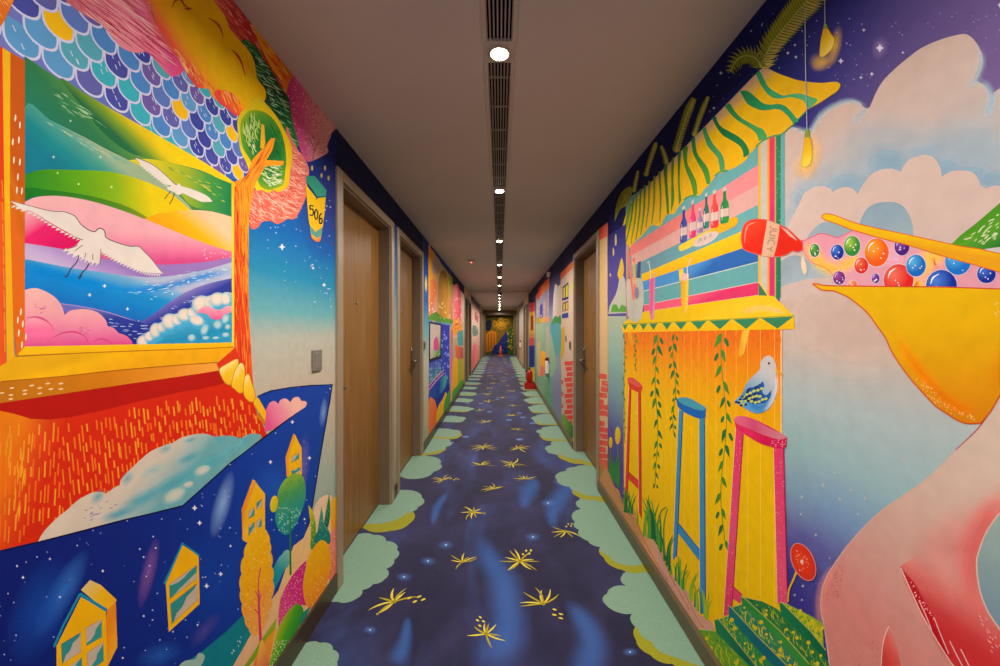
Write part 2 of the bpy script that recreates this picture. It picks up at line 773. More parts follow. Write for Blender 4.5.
for i, (a, c) in enumerate(LEFT_DOORS):
    door(i + 1, -1, DL, a, c, i % 2 == 0)
for i, (a, c) in enumerate(RIGHT_DOORS):
    door(len(LEFT_DOORS) + i + 1, 1, DR, a, c, False if i == 0 else (i % 2 == 1))

# square door plates (card readers) beside the doors
PLATES = [(-1, 1.815, 1.205, 'grey square switch plate on the pale mural beside the nearest left door'),
          (-1, 4.42, 1.175, 'dark plate on the pale strip beyond the second left door'),
          (1, 4.68, 1.165, 'dark plate on the painted house beyond the near right door')]
M_plate = solid('brushed_plate', '7c766b', 0.5, 0.1)
for (s, y, z, lb) in PLATES:
    b = MB()
    wx = s * (DL if s < 0 else DR)
    x = sorted((wx, wx - s * 0.009))
    b.box((x[0], y - .046, z - .05), (x[1], y + .046, z + .05), M_plate, 0.004)
    o = tag(b.build('switch_plate'), lb, 'switch', 'plates beside the doors')
    b = MB()
    x = sorted((wx - s * .0085, wx - s * 0.0105))
    b.box((x[0], y - .030, z - .036), (x[1], y + .030, z + .036), M_dark if y > 4 else M_plate, 0.001)
    b.build('button', o)

# ------------------------------------------------------------------ ceiling line: lamps and slotted vents
M_lens = glow('lamp_lens', 'fff0d8', 40.0)
M_slat = solid('vent_slat', '94867a', 0.45)
M_trimp = solid('lamp_plate', 'bcb0a4', 0.5)
LAMPS = [-1.6, 0.0, 1.48, 2.94, 4.60, 6.28, 7.75, 9.2, 11.75, 12.9, 14.3, 15.8, 17.3, 18.8, 20.2]  # the last lamp is added to brighten the dim corridor end
POS = ['nearest', 'second', 'third', 'fourth', 'fifth', 'sixth', 'seventh', 'eighth', 'ninth', 'tenth', 'eleventh', 'twelfth', 'farthest']


def lamp(y, lb):
    o = tag(empty('downlight', (0, y, H)), lb, 'ceiling light', 'downlights along the ceiling slot')
    b = MB()
    b.box((-.056, y - .056, H - .004), (.056, y + .056, H + .012), M_trimp, 0.002)
    b.lathe([(.040, H - .004), (.042, H - .010), (.032, H - .010), (.030, H - .002)], M_trimp, (0, y, 0), 28)
    b.build('lamp_plate', o)
    b = MB()
    b.lathe([(.031, H - .008), (.029, H - .0125), (.020, H - .016), (.001, H - .0175)], M_lens, (0, y, 0), 24)
    b.build('lens', o)
    ld = bpy.data.lights.new('lamp_light', 'AREA')
    ld.shape = 'DISK'
    ld.size = 0.075
    ld.energy = LAMP_W
    ld.color = (1.0, 0.95, 0.89)
    ld.spread = math.radians(162)
    lo = bpy.data.objects.new('lamp_light', ld)
    COL.objects.link(lo)
    lo.location = (0, 0, -0.03)
    lo.parent = o


LAMP_W = 23.0
for i, y in enumerate(LAMPS):
    j = i - 2
    lb = ('round downlight in the ceiling slot, %s from the camera' % POS[j]) if j >= 0 else \
        'round downlight in the ceiling slot above the viewer'
    lamp(y, lb)


def vent(y0, y1, lb):
    b = MB()
    for s in (-1, 1):
        x = sorted((s * SLOT, s * (SLOT + .016)))
        b.box((x[0], y0, H - .003), (x[1], y1, H + .01), M_trimp, 0.001)
        x = sorted((s * (SLOT - .004), s * SLOT))
        b.box((x[0], y0, H - .003), (x[1], y1, H + .03), M_slat)
    o = tag(b.build('ceiling_vent'), lb, 'vent', 'slotted vents between the downlights')
    sl = MB()
    p = 0.0131
    for k in range(6):
        x = (k - 2.5) * p
        sl.box((x - .0026, y0, H - .001), (x + .0026, y1, H + .022), M_slat)
    y = y0 + .1
    while y < y1 - .03:
        sl.box((-SLOT + .004, y - .0012, H + .001), (SLOT - .004, y + .0012, H + .01), M_slat)
        y += .215
    sl.build('slats', o)


for i in range(1, len(LAMPS) - 1):
    j = i - 1
    lb = 'dark slotted ceiling vent just beyond the %s downlight' % POS[j - 1] if j >= 1 else \
        'dark slotted ceiling vent before the nearest downlight'
    y1 = LAMPS[i + 1] - .057
    if i == 7: y1 = 10.55
    vent(LAMPS[i] + .057, y1, lb)

# smoke detector with its red lamp, and a dark dome by the ceiling step
b = MB()
sx, sy = -0.42, 5.88
b.lathe([(.055, H), (.055, H - .012), (.046, H - .028), (.020, H - .036), (.001, H - .036)], M_ceil, (sx, sy, 0), 28)
o = tag(b.build('smoke_detector'), 'round smoke detector with a red light on the left of the ceiling', 'smoke detector')
b = MB()
b.lathe([(.030, H - .0335), (.033, H - .0365), (.028, H - .0375), (.026, H - .035)], glow('red_ring', 'ff3020', 0.9), (sx, sy, 0), 28)
b.lathe([(.009, H - .036), (.008, H - .041), (.001, H - .043)], glow('red_led', 'ff8a80', 6), (sx, sy, 0), 16)
b.build('indicator_light', o)
b = MB()
b.lathe([(.06, H - .035), (.06, H - .05), (.048, H - .085), (.025, H - .105), (.001, H - .11)], M_dark, (0.01, 10.65, 0), 24)
tag(b.build('ceiling_dome_camera'), 'small dark dome under the ceiling between the far downlights', 'camera')
b = MB()
b.box((DR - .05, 6.55, 2.24), (DR, 6.68, 2.31), M_white, .006)
o = tag(b.build('ceiling_sensor'), 'small pale box high on the right wall under the ceiling', 'sensor')
b = MB(); b.box((DR - .053, 6.58, 2.26), (DR - .0495, 6.65, 2.29), M_casing, .001); b.build('cover', o)


# wall boxes on the right: white box with a dark knob and red lamp
def wall_box(y, z, lb):
    o = tag(empty('emergency_torch', (DR, y, z)), lb, 'torch', 'white boxes on the right wall')
    b = MB(); b.box((DR - .055, y - .045, z - .12), (DR, y + .045, z + .10), M_white, .008); b.build('body', o)
    b = MB(); b.lathe([(.030, z + .10), (.032, z + .13), (.024, z + .155), (.001, z + .16)], M_dark, (DR - .03, y, 0), 18); b.build('knob', o)
    b = MB(); b.box((DR - .02, y - .09, z + .07), (DR, y - .055, z + .16), M_red, .004); b.build('indicator_light', o)
    b = MB(); b.box((DR - .05, y - .04, z - .17), (DR, y + .04, z - .121), M_plate, .006); b.build('bracket', o)


wall_box(6.75, 0.72, 'white wall box with a black knob low on the right mural beyond the near door')
wall_box(15.4, 0.78, 'small white wall box far down the right wall near the corridor end')

# fire extinguisher in a red stand
ex, ey = 0.69, 9.05
o = tag(empty('fire_extinguisher', (ex, ey, 0.076)), 'red fire extinguisher with black hose standing in the red tray on the right', 'fire extinguisher')
b = MB(); b.lathe([(.060, .075), (.066, .085), (.066, .36), (.060, .39), (.035, .42), (.022, .43)], M_red, (ex, ey, 0), 28); b.build('cylinder', o)
b = MB(); b.lathe([(.020, .43), (.020, .46), (.014, .47)], M_metal, (ex, ey, 0), 16)
b.box((ex - .012, ey - .05, .475), (ex + .012, ey + .06, .487), M_dark, .003)
b.box((ex - .012, ey - .02, .455), (ex + .012, ey + .075, .466), M_dark, .003); b.build('handle', o)
b = MB(); b.tube([(ex - .02, ey, .45), (ex - .07, ey, .44), (ex - .082, ey, .36), (ex - .078, ey, .2)], .010, M_dark); b.build('hose', o)
b = MB()
b.box((ex - .12, ey - .11, 0), (ex + .12, ey + .11, .02), M_red, .004)
for (u, v, u2, v2) in ((-.12, -.11, .12, -.098), (-.12, .098, .12, .11), (-.12, -.098, -.108, .098), (.108, -.098, .12, .098)):
    b.box((ex + u, ey + v, .02), (ex + u2, ey + v2, .14), M_red, .002)
b.lathe([(.085, .02), (.085, .07), (.06, .0745)], M_red, (ex, ey, 0), 24)
tag(b.build('extinguisher_tray'), 'red metal tray on the carpet holding the fire extinguisher', 'tray')

# small orange cone before the end wall
b = MB()
M_or = solid('cone_orange', 'e8642a', 0.5)
cx_, cy_ = 0.06, 20.3
b.box((cx_ - .12, cy_ - .12, 0), (cx_ + .12, cy_ + .12, .03), M_or, .006)
b.lathe([(.09, .03), (.055, .28), (.03, .5), (.02, .52)], M_or, (cx_, cy_, 0), 20)
o = tag(b.build('traffic_cone'), 'small orange cone on the carpet before the end wall', 'cone')

# ------------------------------------------------------------------ carpet
def carpet_material():
    m, nt, b, out = new_mat('carpet')
    b.inputs['Roughness'].default_value = 0.95
    b.inputs['Specular IOR Level'].default_value = 0.1
    b.inputs['Sheen Weight'].default_value = 0.35
    b.inputs['Sheen Roughness'].default_value = 0.4
    b.inputs['Sheen Tint'].default_value = (.8, .78, 1, 1)
    tc = nt.nodes.new('ShaderNodeTexCoord')

    def noise(scale, st, det=4, dist=0.0):
        mp = nt.nodes.new('ShaderNodeMapping')
        mp.inputs['Scale'].default_value = st
        n = nt.nodes.new('ShaderNodeTexNoise')
        n.inputs['Scale'].default_value = scale
        n.inputs['Detail'].default_value = det
        n.inputs['Distortion'].default_value = dist
        nt.links.new(tc.outputs['Object'], mp.inputs[0])
        nt.links.new(mp.outputs[0], n.inputs['Vector'])
        return n.outputs[0]

    def ramp(src, *st):
        r = nt.nodes.new('ShaderNodeValToRGB')
        el = r.color_ramp.elements
        while len(el) < len(st): el.new(.5)
        for e, (t, c) in zip(el, st):
            e.position = t
        for e, (t, c) in zip(el, st):
            e.color = hex_rgb(c) + (1,)
        nt.links.new(src, r.inputs[0])
        return r.outputs[0]

    def mix(f, a, c):
        mx = nt.nodes.new('ShaderNodeMix'); mx.data_type = 'RGBA'
        nt.links.new(f, mx.inputs['Factor'])
        for k, v in ((6, a), (7, c)):
            if isinstance(v, tuple): mx.inputs[k].default_value = v + (1,)
            else: nt.links.new(v, mx.inputs[k])
        return mx.outputs[2]
    base = ramp(noise(1.6, (1, .6, 1), 5), (.3, '201f33'), (.5, '25243e'), (.72, '302f54'))
    neb = ramp(noise(1.0, (2.6, .75, 1), 5, 0.8), (.50, '000000'), (.66, '7c7c7c'), (.82, 'cccccc'))
    lav = ramp(noise(2.3, (1.6, 1, 1), 6, 0.5), (.44, '000000'), (.62, '505050'), (.8, '8c8c8c'))
    base = mix(lav, base, hex_rgb('63609a'))
    c1 = mix(neb, base, hex_rgb('4668b4'))
    sp = ramp(noise(60, (1, 1, 1), 1), (.735, '000000'), (.78, '555555'))
    c2 = mix(sp, c1, hex_rgb('7f97cc'))
    fac = brush(nt, 260, 0.76, 1.24)
    fac2 = brush(nt, 9, 0.88, 1.12)
    nt.links.new(times(nt, times(nt, c2, fac), fac2), b.inputs['Base Color'])
    bp = nt.nodes.new('ShaderNodeBump')
    bp.inputs['Strength'].default_value = 0.25
    bp.inputs['Distance'].default_value = 0.003
    nt.links.new(fac, bp.inputs['Height'])
    nt.links.new(bp.outputs[0], b.inputs['Normal'])
    return m


b = MB()
b.box((-1.1, Y0, -0.08), (1.1, Y1 + .15, 0), carpet_material())
floor = tag(b.build('floor'), kind='structure')

PILE[0] = True
SF = Surf('F', (-DL - REC, DR + REC, Y0, Y1))
XL, XR = -DL - .08, DR + .08

# blue streaks of light woven in the carpet
A = Art(SF, 'carpet_streak', floor)
for (pts, w) in (("586,470 566,490 553,512 556,530", (10, 22, 8)), ("448,492 437,508 432,527", (4, 10, 5)),
                 ("478,535 490,560 505,590 505,640 470,668", (14, 34, 44)), ("565,600 585,625 592,650 580,690", (12, 30, 44)),
                 ("408,615 405,640 395,668", (6, 14, 26)), ("475,612 474,640", (5, 10)), ("540,480 528,492 524,510", (10, 22, 8))):
    A.soft(pts, tuple(x * 1.35 for x in w), '4270bc', .5)
A.build()

# starbursts
A = Art(SF, 'carpet_star', floor)
FR = random.Random(5)
for (x, y) in ((370, 630), (428, 561), (533, 537), (630, 652), (560, 482), (404, 577), (402, 501), (548, 503), (608, 600), (446, 545)):
    A.poly(ell(x, y, 9, 5), rad((x, y), 9, 5, 0, '5f86c4:.6', '5276b8:.25', '4466b0:0'))
    A.poly(ell(x, y, 1.0, .8), '8fb0d8')
for k in range(34):
    X, Yd = FR.uniform(-.6, .6), FR.uniform(4, 19)
    A.poly(ell(X, Yd, .045, .045), '6f93d0:.6', wall=True)
A.build()

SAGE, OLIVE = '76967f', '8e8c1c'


def cloud(name, lobes, shadow=None, wall=True):
    """lobes: outline points from the wall edge round to the wall edge"""
    A = Art(SF, name, floor)
    if shadow:
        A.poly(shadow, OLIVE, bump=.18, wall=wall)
    A.poly(lobes, SAGE, bump=.20, wall=wall)
    return A


def px(s): return [SF.to2(*p[:2]) + p[2:] for p in P(s)]


# near clouds after the photograph
CL = [("330,668* 262,690* 240,660* 300,646 320,643 333,650 337,662 330,675 322,690", None),
      ("320,548* 356,535 373,535 386,541 397,550 394,560 386,569 384,580 373,584 362,590 356,599 338,602* 280,602*", None),
      ("360,494* 386,494 403,490 422,498 418,507 407,513 369,524* 330,524*", "369,520 390,508 410,510 409,524 390,531 365,529* 330,520*"),
      ("390,460* 409,457 427,456 440,464 433,472 416,479 399,474* 370,474*", None),
      ("425,440* 438,437 450,442 446,447 436,451 424,453* 410,453*", "426,449 444,447 442,452 430,455 415,455*")]
CR = [("705,668* 668,655 652,642 638,629 632,614 605,604 607,594 626,586 622,576 639,571 655,580* 740,660*", "640,624 636,640 650,655 672,664 700,672* 715,660* 690,630*"),
      ("655,566* 643,562 626,565 609,556 600,547 588,541 579,530 575,522 581,509 579,500 596,496 615,508* 700,560*", "602,546 604,558 622,570 644,572 665,572* 650,550*"),
      ("620,500* 594,496 579,492 570,487 557,480 566,471 575,467 592,466* 640,470*", "574,488 578,497 594,500 612,502* 600,488*"),
      ("600,466* 579,459 562,455 547,451 552,445 558,440 572,441 600,452*", "560,452 566,461 582,464 600,466* 590,455*")]
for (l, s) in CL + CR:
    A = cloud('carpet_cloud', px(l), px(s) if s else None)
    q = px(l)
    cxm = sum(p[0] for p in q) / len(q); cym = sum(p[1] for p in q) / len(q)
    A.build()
# farther clouds along both walls
y = 5.1
k = 0
while y < 20.2:
    d = FR.uniform(.24, .34)
    o = [(XL, y - .1, 1), (-.60, y - .16), (-.54 - d * .1, y - .12), (-.90 + d * 1.4, y + .02), (-.52, y + .14), (-.62, y + .22), (XL, y + .25, 1)]
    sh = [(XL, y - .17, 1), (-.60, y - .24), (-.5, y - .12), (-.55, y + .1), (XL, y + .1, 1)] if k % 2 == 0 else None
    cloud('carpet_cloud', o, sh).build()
    d = FR.uniform(.0, .1)
    yy = y + .05
    o = [(XR, yy - .30, 1), (.66, yy - .28), (.54, yy - .16), (.44 + d, yy - .02), (.50, yy + .12), (.58, yy + .2), (.64, yy + .33), (XR, yy + .33, 1)]
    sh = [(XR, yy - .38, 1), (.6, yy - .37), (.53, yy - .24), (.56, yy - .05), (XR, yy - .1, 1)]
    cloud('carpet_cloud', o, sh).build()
    y += .80
    k += 1


# yellow fern sprigs
def fern(x, y, r, a0, a1, n, bud=None):
    A = Art(SF, 'carpet_fern', floor)
    bl, bl2 = [], []
    for i in range(n):
        a = math.radians(a0 + (a1 - a0) * i / max(n - 1, 1) + FR.uniform(-7, 7))
        l = r * FR.uniform(.6, 1.12)
        w = r * .075
        bend = FR.uniform(-.45, .45)
        pts = []
        for t in (0, .35, .7, 1):
            aa = a + bend * t
            pts.append((x + l * t * math.cos(aa), y + l * t * math.sin(aa)))
        (bl if i % 2 else bl2).append(pts)
    for st, c in ((bl, 'd2bc3c'), (bl2, 'a08e1c')):
        if st: A.lines(st, (r * .06, r * .10, r * .015), c, wall=True)
    A.poly(ell(x, y, r * .10, r * .10), '907c16', wall=True)
    if bud is not None:
        a = math.radians(bud)
        bs = []
        for t, s in ((.55, .12), (.75, -.12), (.9, .12), (1.05, -.06)):
            u = (x + r * (t * math.cos(a) - s * math.sin(a)), y + r * (t * math.sin(a) + s * math.cos(a)))
            bs.append(ell(u[0], u[1], r * .10, r * .05, math.degrees(a) + 30, 8))
        A.blobs(bs, 'cdb63c', wall=True)
    A.build()


# angle: 0 = right, 90 = away from the camera
for (x, y, r, a0, a1, n, bud) in ((473, 512, .125, 0, 330, 10, None), (520, 561, .125, -10, 320, 11, 60), (543, 604, .115, 20, 190, 7, -50),
                                  (486, 634, .10, -80, 200, 8, 110), (394, 602, .135, 30, 250, 8, 10), (463, 562, .10, 0, 215, 7, None),
                                  (565, 531, .11, 150, 340, 6, 60), (443, 480, .13, 20, 250, 7, 10), (494, 489, .13, 20, 200, 7, None),
                                  (525, 479, .12, -10, 200, 7, None), (512, 464, .17, 0, 330, 9, None), (481, 465, .14, 0, 180, 7, None),
                                  (519, 448, .16, 0, 330, 9, None), (483, 447, .18, 0, 330, 9, None)):
    X, Yd = SF.to2(x, y)
    fern(X, Yd, r, a0, a1, n, bud)
y = 5.35
k = 0
while y < 19.5:
    fern(FR.uniform(-.32, -.12) if k % 2 else FR.uniform(.02, .3), y, FR.uniform(.13, .19), FR.uniform(0, 40), FR.uniform(200, 340), 7, None)
    y += .42
    k += 1

PILE[0] = False

# ------------------------------------------------------------------ mural on the near left wall
SL = Surf('L', (Y0, 2.03, 0.09, H - .001))
LBL = 'painted mural on the near left wall with a framed landscape above a starry house'
M = Art(SL, 'mural', None)
M.poly([(Y0, .05), (2.06, .05), (2.06, H), (Y0, H)], lin((290, 128), (290, 385), '141f66', '1c3f94@.2', '0a66b0@.42', '248ab0@.58', '6aaaae@.72', 'b2b4a4@.82', 'bcb09c'), wall=True)
M.poly(ell(332, 205, 34, 62), rad((332, 205), 34, 62, 0, '3b3f86:.9', '34408c:.5', '2a4a98:0'))
M.poly("300,400 340,380 340,600 300,600", lin((325, 400), (325, 560), 'bfae92', '9fb0a0', '8fae9c'))
M.dots("262,232 330,190 334,330 300,300 270,262", 46, .4, 1.0, 'a9c4e4')
M.blobs([star(282, 247, 5), star(324, 285, 3.4), star(313, 268, 2.6), star(322, 205, 3)], 'd8e4ee')
M.blobs([ell(x, y, 1.1, 2.6, 0, 10) for (x, y) in ((312, 168), (325, 168), (321.5, 175.5), (328.5, 178))], 'c8b860')
M.region = (Y0, 4.38, .0, H - .001)
M.poly([(2.03, 2.185), (4.40, 2.185), (4.40, H), (2.03, H)], '151b48', wall=True)
M.poly([(3.115, .0), (3.235, .0), (3.235, 2.2), (3.115, 2.2)], lin((394.8, 200), (394.8, 470), '24317c', '3c6fa0@.3', '7fa39a@.45', 'b7a684@.62', 'a8a078'), wall=True)
mural_left = tag(M.build(), LBL, 'mural')


def LA(name, label=None, parent=None): return Art(SL, name, parent or mural_left, label)


# --- the tiled roof
A = LA('painted_roof', 'blue and violet fish scale roof with yellow tiles')
roof = "-70,-20 -70,6 0,48 60,82 120,117 190,158 228,180 246,177 250,168 243,140 238,112 205,50 150,-20 100,-80 20,-60 14,-2 4,20"
A.poly(roof, lin((20, 40), (240, 170), '6f78c0', '4a6ab8', '2f62b4'))
PAL = ['5a78be', '5a9ccc', '5f62aa', '52a8b8', '39439a', '6d5aa4', '4a86c8', '37b0bc', '464ca2']
RP = random.Random(12)
pr = P(roof)
yel = [(53, 27), (182, 103), (233, 140), (233, 170)]
w = .0575
outl, fills, dash = [], {}, []
for k in range(-1, 9):
    zb = EYE + .484 + .0365 * k
    sub_o, sub_f = [], []
    for i in range(-3, 14):
        d = .640 + i * w + (w / 2 if k % 2 else 0)

        def U(hw, drop, top):
            r = [(d - hw, zb + top)]
            for t in range(0, 11):
                a = math.pi * (1 - t / 10)
                r.append((d + hw * math.cos(a), zb + .027 - (drop) * math.sin(a) ** .8))
            r.append((d + hw, zb + top))
            return r
        pxx, pyy = CX - F * DL / max(d, .3), CY - (zb + .025 - EYE) * F / max(d, .3)
        if not inside((pxx, pyy), pr): continue
        yl = any(abs(pxx - a) < 5.5 + 6 * (a < 100) and abs(pyy - c) < 7 for a, c in yel)
        c = 'f2bc08' if yl else RP.choice(PAL)
        sub_o.append(U(w * .50, .0285, .05))
        fills.setdefault((k, c), []).append(U(w * .435, .0240, .055))
        if RP.random() < .45 and not yl:
            for _ in range(3):
                u, v = d + RP.uniform(-.014, .014), zb + .02 + RP.uniform(-.006, .022)
                dash.append([(u - .0022, v + .004), (u + .0022, v - .004)])
    if sub_o:
        A.blobs(sub_o, 'cdd0ea', wall=True)
        for (kk, c), st in list(fills.items()):
            if kk == k: A.blobs(st, c, wall=True)
A.lines(dash, .0022, 'c9d4ee', wall=True, s=False)
A.build()

# --- foliage masses along the top
A = LA('painted_foliage', 'pink feathery foliage at the top left')
pk = "64,-3 69,4 84,15 98,22 109,34 122,48 136,53 147,52 160,66 170,76 178,75 184,70 181,62 170,46 160,33 152,16 147,-6 140,-60 40,-60"
A.poly(pk, lin((75, 10), (185, 45), 'c86a74', 'e88f98@.3', 'ee7f98@.55', 'e0508a', 'd8386e'), s=True)
A.hatch(pk, 260, lambda x, y: (.78, .62), 16, 44, 1.0, ['a82c48', 'd04a6c', 'f4b0ac', 'f6c8bc', 'c83c60'], .03, .05)
A.build()

A = LA('painted_foliage', 'red and orange foliage along the ceiling')
rd = "205,-8 232,-2 243,12 253,22 260,38 272,54 290,66 300,80 290,98 280,90 262,60 246,44 238,42 228,30 216,10"
A.poly(rd, lin((230, 40), (265, 30), 'd8584a', 'c43c30', 'a8341c'))
A.hatch(rd, 150, lambda x, y: (.6, .8), 5, 15, .9, ['e88474', 'f0a090', '8c1c1a', 'e06a4a'])
A.poly("250,20 262,32 276,48 290,64 300,80 287,96 283,90 281,80 274,72 268,62 262,50 256,36", lin((262, 55), (285, 50), 'e0a020', 'd88418', 'c86818'), s=True)
A.hatch("256,36 268,44 284,66 292,84 283,86 270,62", 26, (.6, .8), 6, 14, 1.2, ['d83a20', 'e8c040'])
A.build()

A = LA('painted_foliage', 'magenta foliage fading to dusty pink beside the ceiling')
mg = "286,98 294,76 312,94 326,108 338,124 332,132 330,138 327,146 328,152 322,156 314,160 306,161 299,147 293,130"
A.poly(mg, lin((288, 108), (326, 142), 'c0247c', 'd0588e', 'd88a90', 'd09a98'), s=True)
A.dots(mg, 260, .35, .7, 'b83a72')
A.dots(mg, 120, .35, .7, 'e8b0ac')
A.lines([[(312, 160), (314, 148), (308, 138)], [(314, 150), (319, 141)]], .7, '7a3a4a')
A.build()

A = LA('painted_foliage', 'dark green leafy strip in front of the red foliage')
gn = "241,42 244,39 249,41 258,49 264,60 270,68 281,88 289,99 292,120 298,142 297,148 292,143 285,134 276,120 266,102 262,86 254,72 253,60 247,48"
A.poly(gn, lin((250, 50), (290, 130), '1d6a34', '145228', '0e4a2c', '1f7a38'), s=True)
A.hatch(gn, 260, lambda x, y: (.82, .55), 5, 12, .8, ['8cd09c', '06241a', '3d9a58', 'bce8bc', '0a3a20'], .1)
A.build()

A = LA('painted_foliage', 'golden yellow foliage shading to red')
yf = "146,-8 150,4 157,27 168,43 173,52 180,61 187,75 193,84 199,88 208,89 211,95 219,103 226,108 236,116 244,110 250,105 254,98 264,101 265,90 257,78 254,62 248,50 240,41 230,29 224,15 209,-6 190,-40"
A.poly(yf, lin((226, 44), (198, 92), 'eec000', 'eebc00@.5', 'ee9e14@.75', 'ea5a3a@.9', 'e04848'), s=True)
A.poly("236,116 244,110 250,105 254,98 250,90 236,94 224,90 214,92 219,103 226,108", lin((236, 92), (234, 116), 'eea010:0', 'ea6a30:.8', 'e0444c'), s=True)
A.hatch("170,48 190,60 215,85 250,96 238,114 212,94 190,78", 80, (.4, .9), 6, 13, 1.0, ['e8503a', 'f2b060', 'e8402e'])
A.hatch("168,40 182,56 205,84 200,88 186,72", 40, (.5, .85), 5, 12, .9, ['f0d070', 'e04a30', 'f0805a'])
for q in ("172,8 174,2 180,-1 184,5 190,9", "184,8 188,9 192,8", "208,18 215,22 220,28 223,37", "231,50 236,54 241,62 245,76"):
    A.line(q, (.6, 2.6, .6), 'b0501a')
A.poly("146,-8 150,4 157,27 168,43 176,56 170,50 158,36 150,20 143,0", 'c86a10:.5')
A.build()

A = LA('painted_foliage', 'coral pink foliage with pale strokes below the tree crown')
cr = "286,128 292,140 298,150 304,158 309,170 307,182 307,192 303,204 298,214 294,219 287,219 284,221 277,224 270,221 262,222 257,228 250,227 245,205 248,190 270,190 288,180"
A.poly(cr, lin((262, 220), (300, 150), 'e86a52', 'e8745c', 'e07c70'), s=True)
A.hatch(cr, 380, lambda x, y: (.9, .42 + .012 * (300 - x)), 5, 11, .9, ['f4b09a', 'f6c0a8', 'd8503c'], .18)
A.build()

T = LA('painted_tree', 'orange trunked tree with a green and yellow crown')
yc = "237,121 241,112 249,106 254,98 260,98 266,104 273,112 280,122 286,134 291,145 292,158 290,172 288,186 283,190 278,192 273,190 268,193 262,190 256,190 251,178 246,163 240,150 238,136"
T.poly(yc, lin((240, 110), (288, 180), 'd8c418', 'eccc10', 'e8c012'), s=True)
gi = "240,124 246,113 254,110 264,112 272,118 279,128 284,142 286,158 285,172 283,184 276,188 268,190 260,186 256,176 250,160 242,146"
T.poly(gi, rad((268, 150), 30, 46, -10, '0e5a2a', '1f7c30@.45', '5a9c28@.75', 'a8b81c'), s=True)
T.hatch("242,124 252,112 262,116 260,140 256,160 246,144", 120, lambda x, y: (.25, .97), 6, 14, 1.1, ['d4e0a0', '8cc048', '1a6a24', 'b8d070'], .15)
T.hatch("258,172 284,150 284,184 268,189", 130, lambda x, y: (.9, .35), 4, 10, 1.0, ['cfe0a0', '9cc85a', 'e4ecc0', '1f7030'], .2)
T.hatch("268,116 284,140 282,160 274,150", 40, lambda x, y: (.4, .9), 4, 9, .8, ['3a8a34', '0c4a26'])
tree_left = T.build()
A = LA('painted_branch', 'yellow branch', tree_left)
A.poly("261,124 264,125 265,143 263,149 260,148", 'e8b020')
A.build()
A = LA('painted_trunk', None, tree_left)
tk = "233.5,182* 246,175 252,160 263,148 271,138* 275,138* 272,150 266,160* 284,161* 283,165* 265,167 258,177 253,192 250,210 248.5,226 248.5,300 250,335 251.5,362 253,385 255,402* 247,392 240,364* 233.5,348*"
A.poly(tk, lin((234, 250), (249, 250), 'e2401a', 'ea5a14', 'f08a14', 'f29a1c'), s=True)
A.hatch(tk, 220, lambda x, y: (.04, 1) if y > 182 else (.5, -.8), 8, 26, .8, ['c82a10', 'f4a030', 'b83010', 'f07a20'], .02, .03)
A.build()

# --- landscape seen in the painted frame
lb = 'rolling green hill'
A = LA('painted_hill', 'dark green hill with a yellow ridge under the roof')
A.poly("24,56 60,80 120,116 190,158 232,182 232,216 180,215 24,215", lin((60, 130), (110, 78), '1f7a5a', '2c7a4a@.3', '5a9a3c@.55', '2f7a44@.75', '3f8a50'))
A.poly("60,78 92,98 148,130 200,160 232,181 232,186 205,172 176,164 150,158 128,152 104,134 84,110", lin((140, 158), (152, 132), '1d6c40', '7aa020', 'e6c808@.72', 'f0d000'), s=True)
A.hatch("40,76 84,104 110,130 60,112", 50, (.85, .52), 5, 14, .9, ['7ab080', '3c8a5c', '9cc490'])
A.poly("24,104 50,119 80,134 124,158 134,160 110,163 60,142 24,122", '0d5a4a:.55')
A.build()
A = LA('painted_hill', 'teal hill')
A.poly("24,107 50,120 80,135 104,148 124,158 140,166 156,176 168,186 190,215 100,200 24,196", lin((92, 140), (70, 176), '9ab48c', '4aa08c@.3', '128a8c@.65', '0a7a8e'), s=True)
A.hatch("36,116 100,148 140,170 90,150", 40, (.85, .5), 6, 16, 1.0, ['b8c4a0', '6ab0a0'])
A.blobs([star(53, 157, 2.4), star(100, 157, 2.6), star(70, 121, 2)], 'b8dcd0')
A.build()
A = LA('painted_hill', 'yellow green hill behind the small bird')
A.poly("128,160* 150,159 175,164 202,172 232,184* 232,217* 205,210 190,205 176,190 150,172", lin((150, 165), (228, 210), 'd8c81c', 'a8b820@.35', '4a9a3c@.65', '148048'), s=True)
A.hatch("160,164 228,186 226,205 190,180", 50, (.9, .35), 4, 10, .8, ['d8d040', '5aa850', '2a8a48'])
A.build()
A = LA('painted_hill', 'bright green hill turning yellow on the right')
A.poly("24,175* 34,171 44,169.5 60,169.5 80,170 104,171 121,174 144,181 166,191 180,201 191,211* 165,214 150,220 120,212 90,203 60,197 40,196 24,198*", lin((30, 188), (180, 205), '2a8a1c', '5aa40c@.25', '8ab408@.5', 'e6cc00@.75', 'f0c800'), s=True)
A.poly("24,188 50,190 90,196 125,206 148,219 120,213 90,204 60,198 24,199", '0e6a2a:.65', s=True)
A.blobs([star(57, 173, 2), star(78, 184, 2.2), star(111, 187, 2.4)], 'd8e488')
A.build()
A = LA('painted_hill', 'golden hill with a cream crest')
A.poly("143,219* 156,214 170,211.5 186,210 204,210.5 218,213 232,217* 232,252* 204,243 176,232*", lin((200, 211), (190, 244), 'ecc89c', 'f0c060@.3', 'f2b800@.55', 'eca600'), s=True)
A.build()
A = LA('painted_hill', 'pink hill')
A.poly("24,202* 36,197 60,196 90,201 120,210 144,219 176,232 204,243 232,252* 232,262* 200,266 148,268 100,262 60,255 24,250*", lin((110, 205), (120, 262), 'ecb0b0', 'f0a8b0@.45', 'e87a9c@.75', 'd84a84'), s=True)
A.poly("24,206* 40,210 60,218 74,228 84,240 80,248 60,249 24,244*", lin((30, 214), (60, 246), 'f09aa8', 'e8206c@.4', 'd80a5c'), s=True)
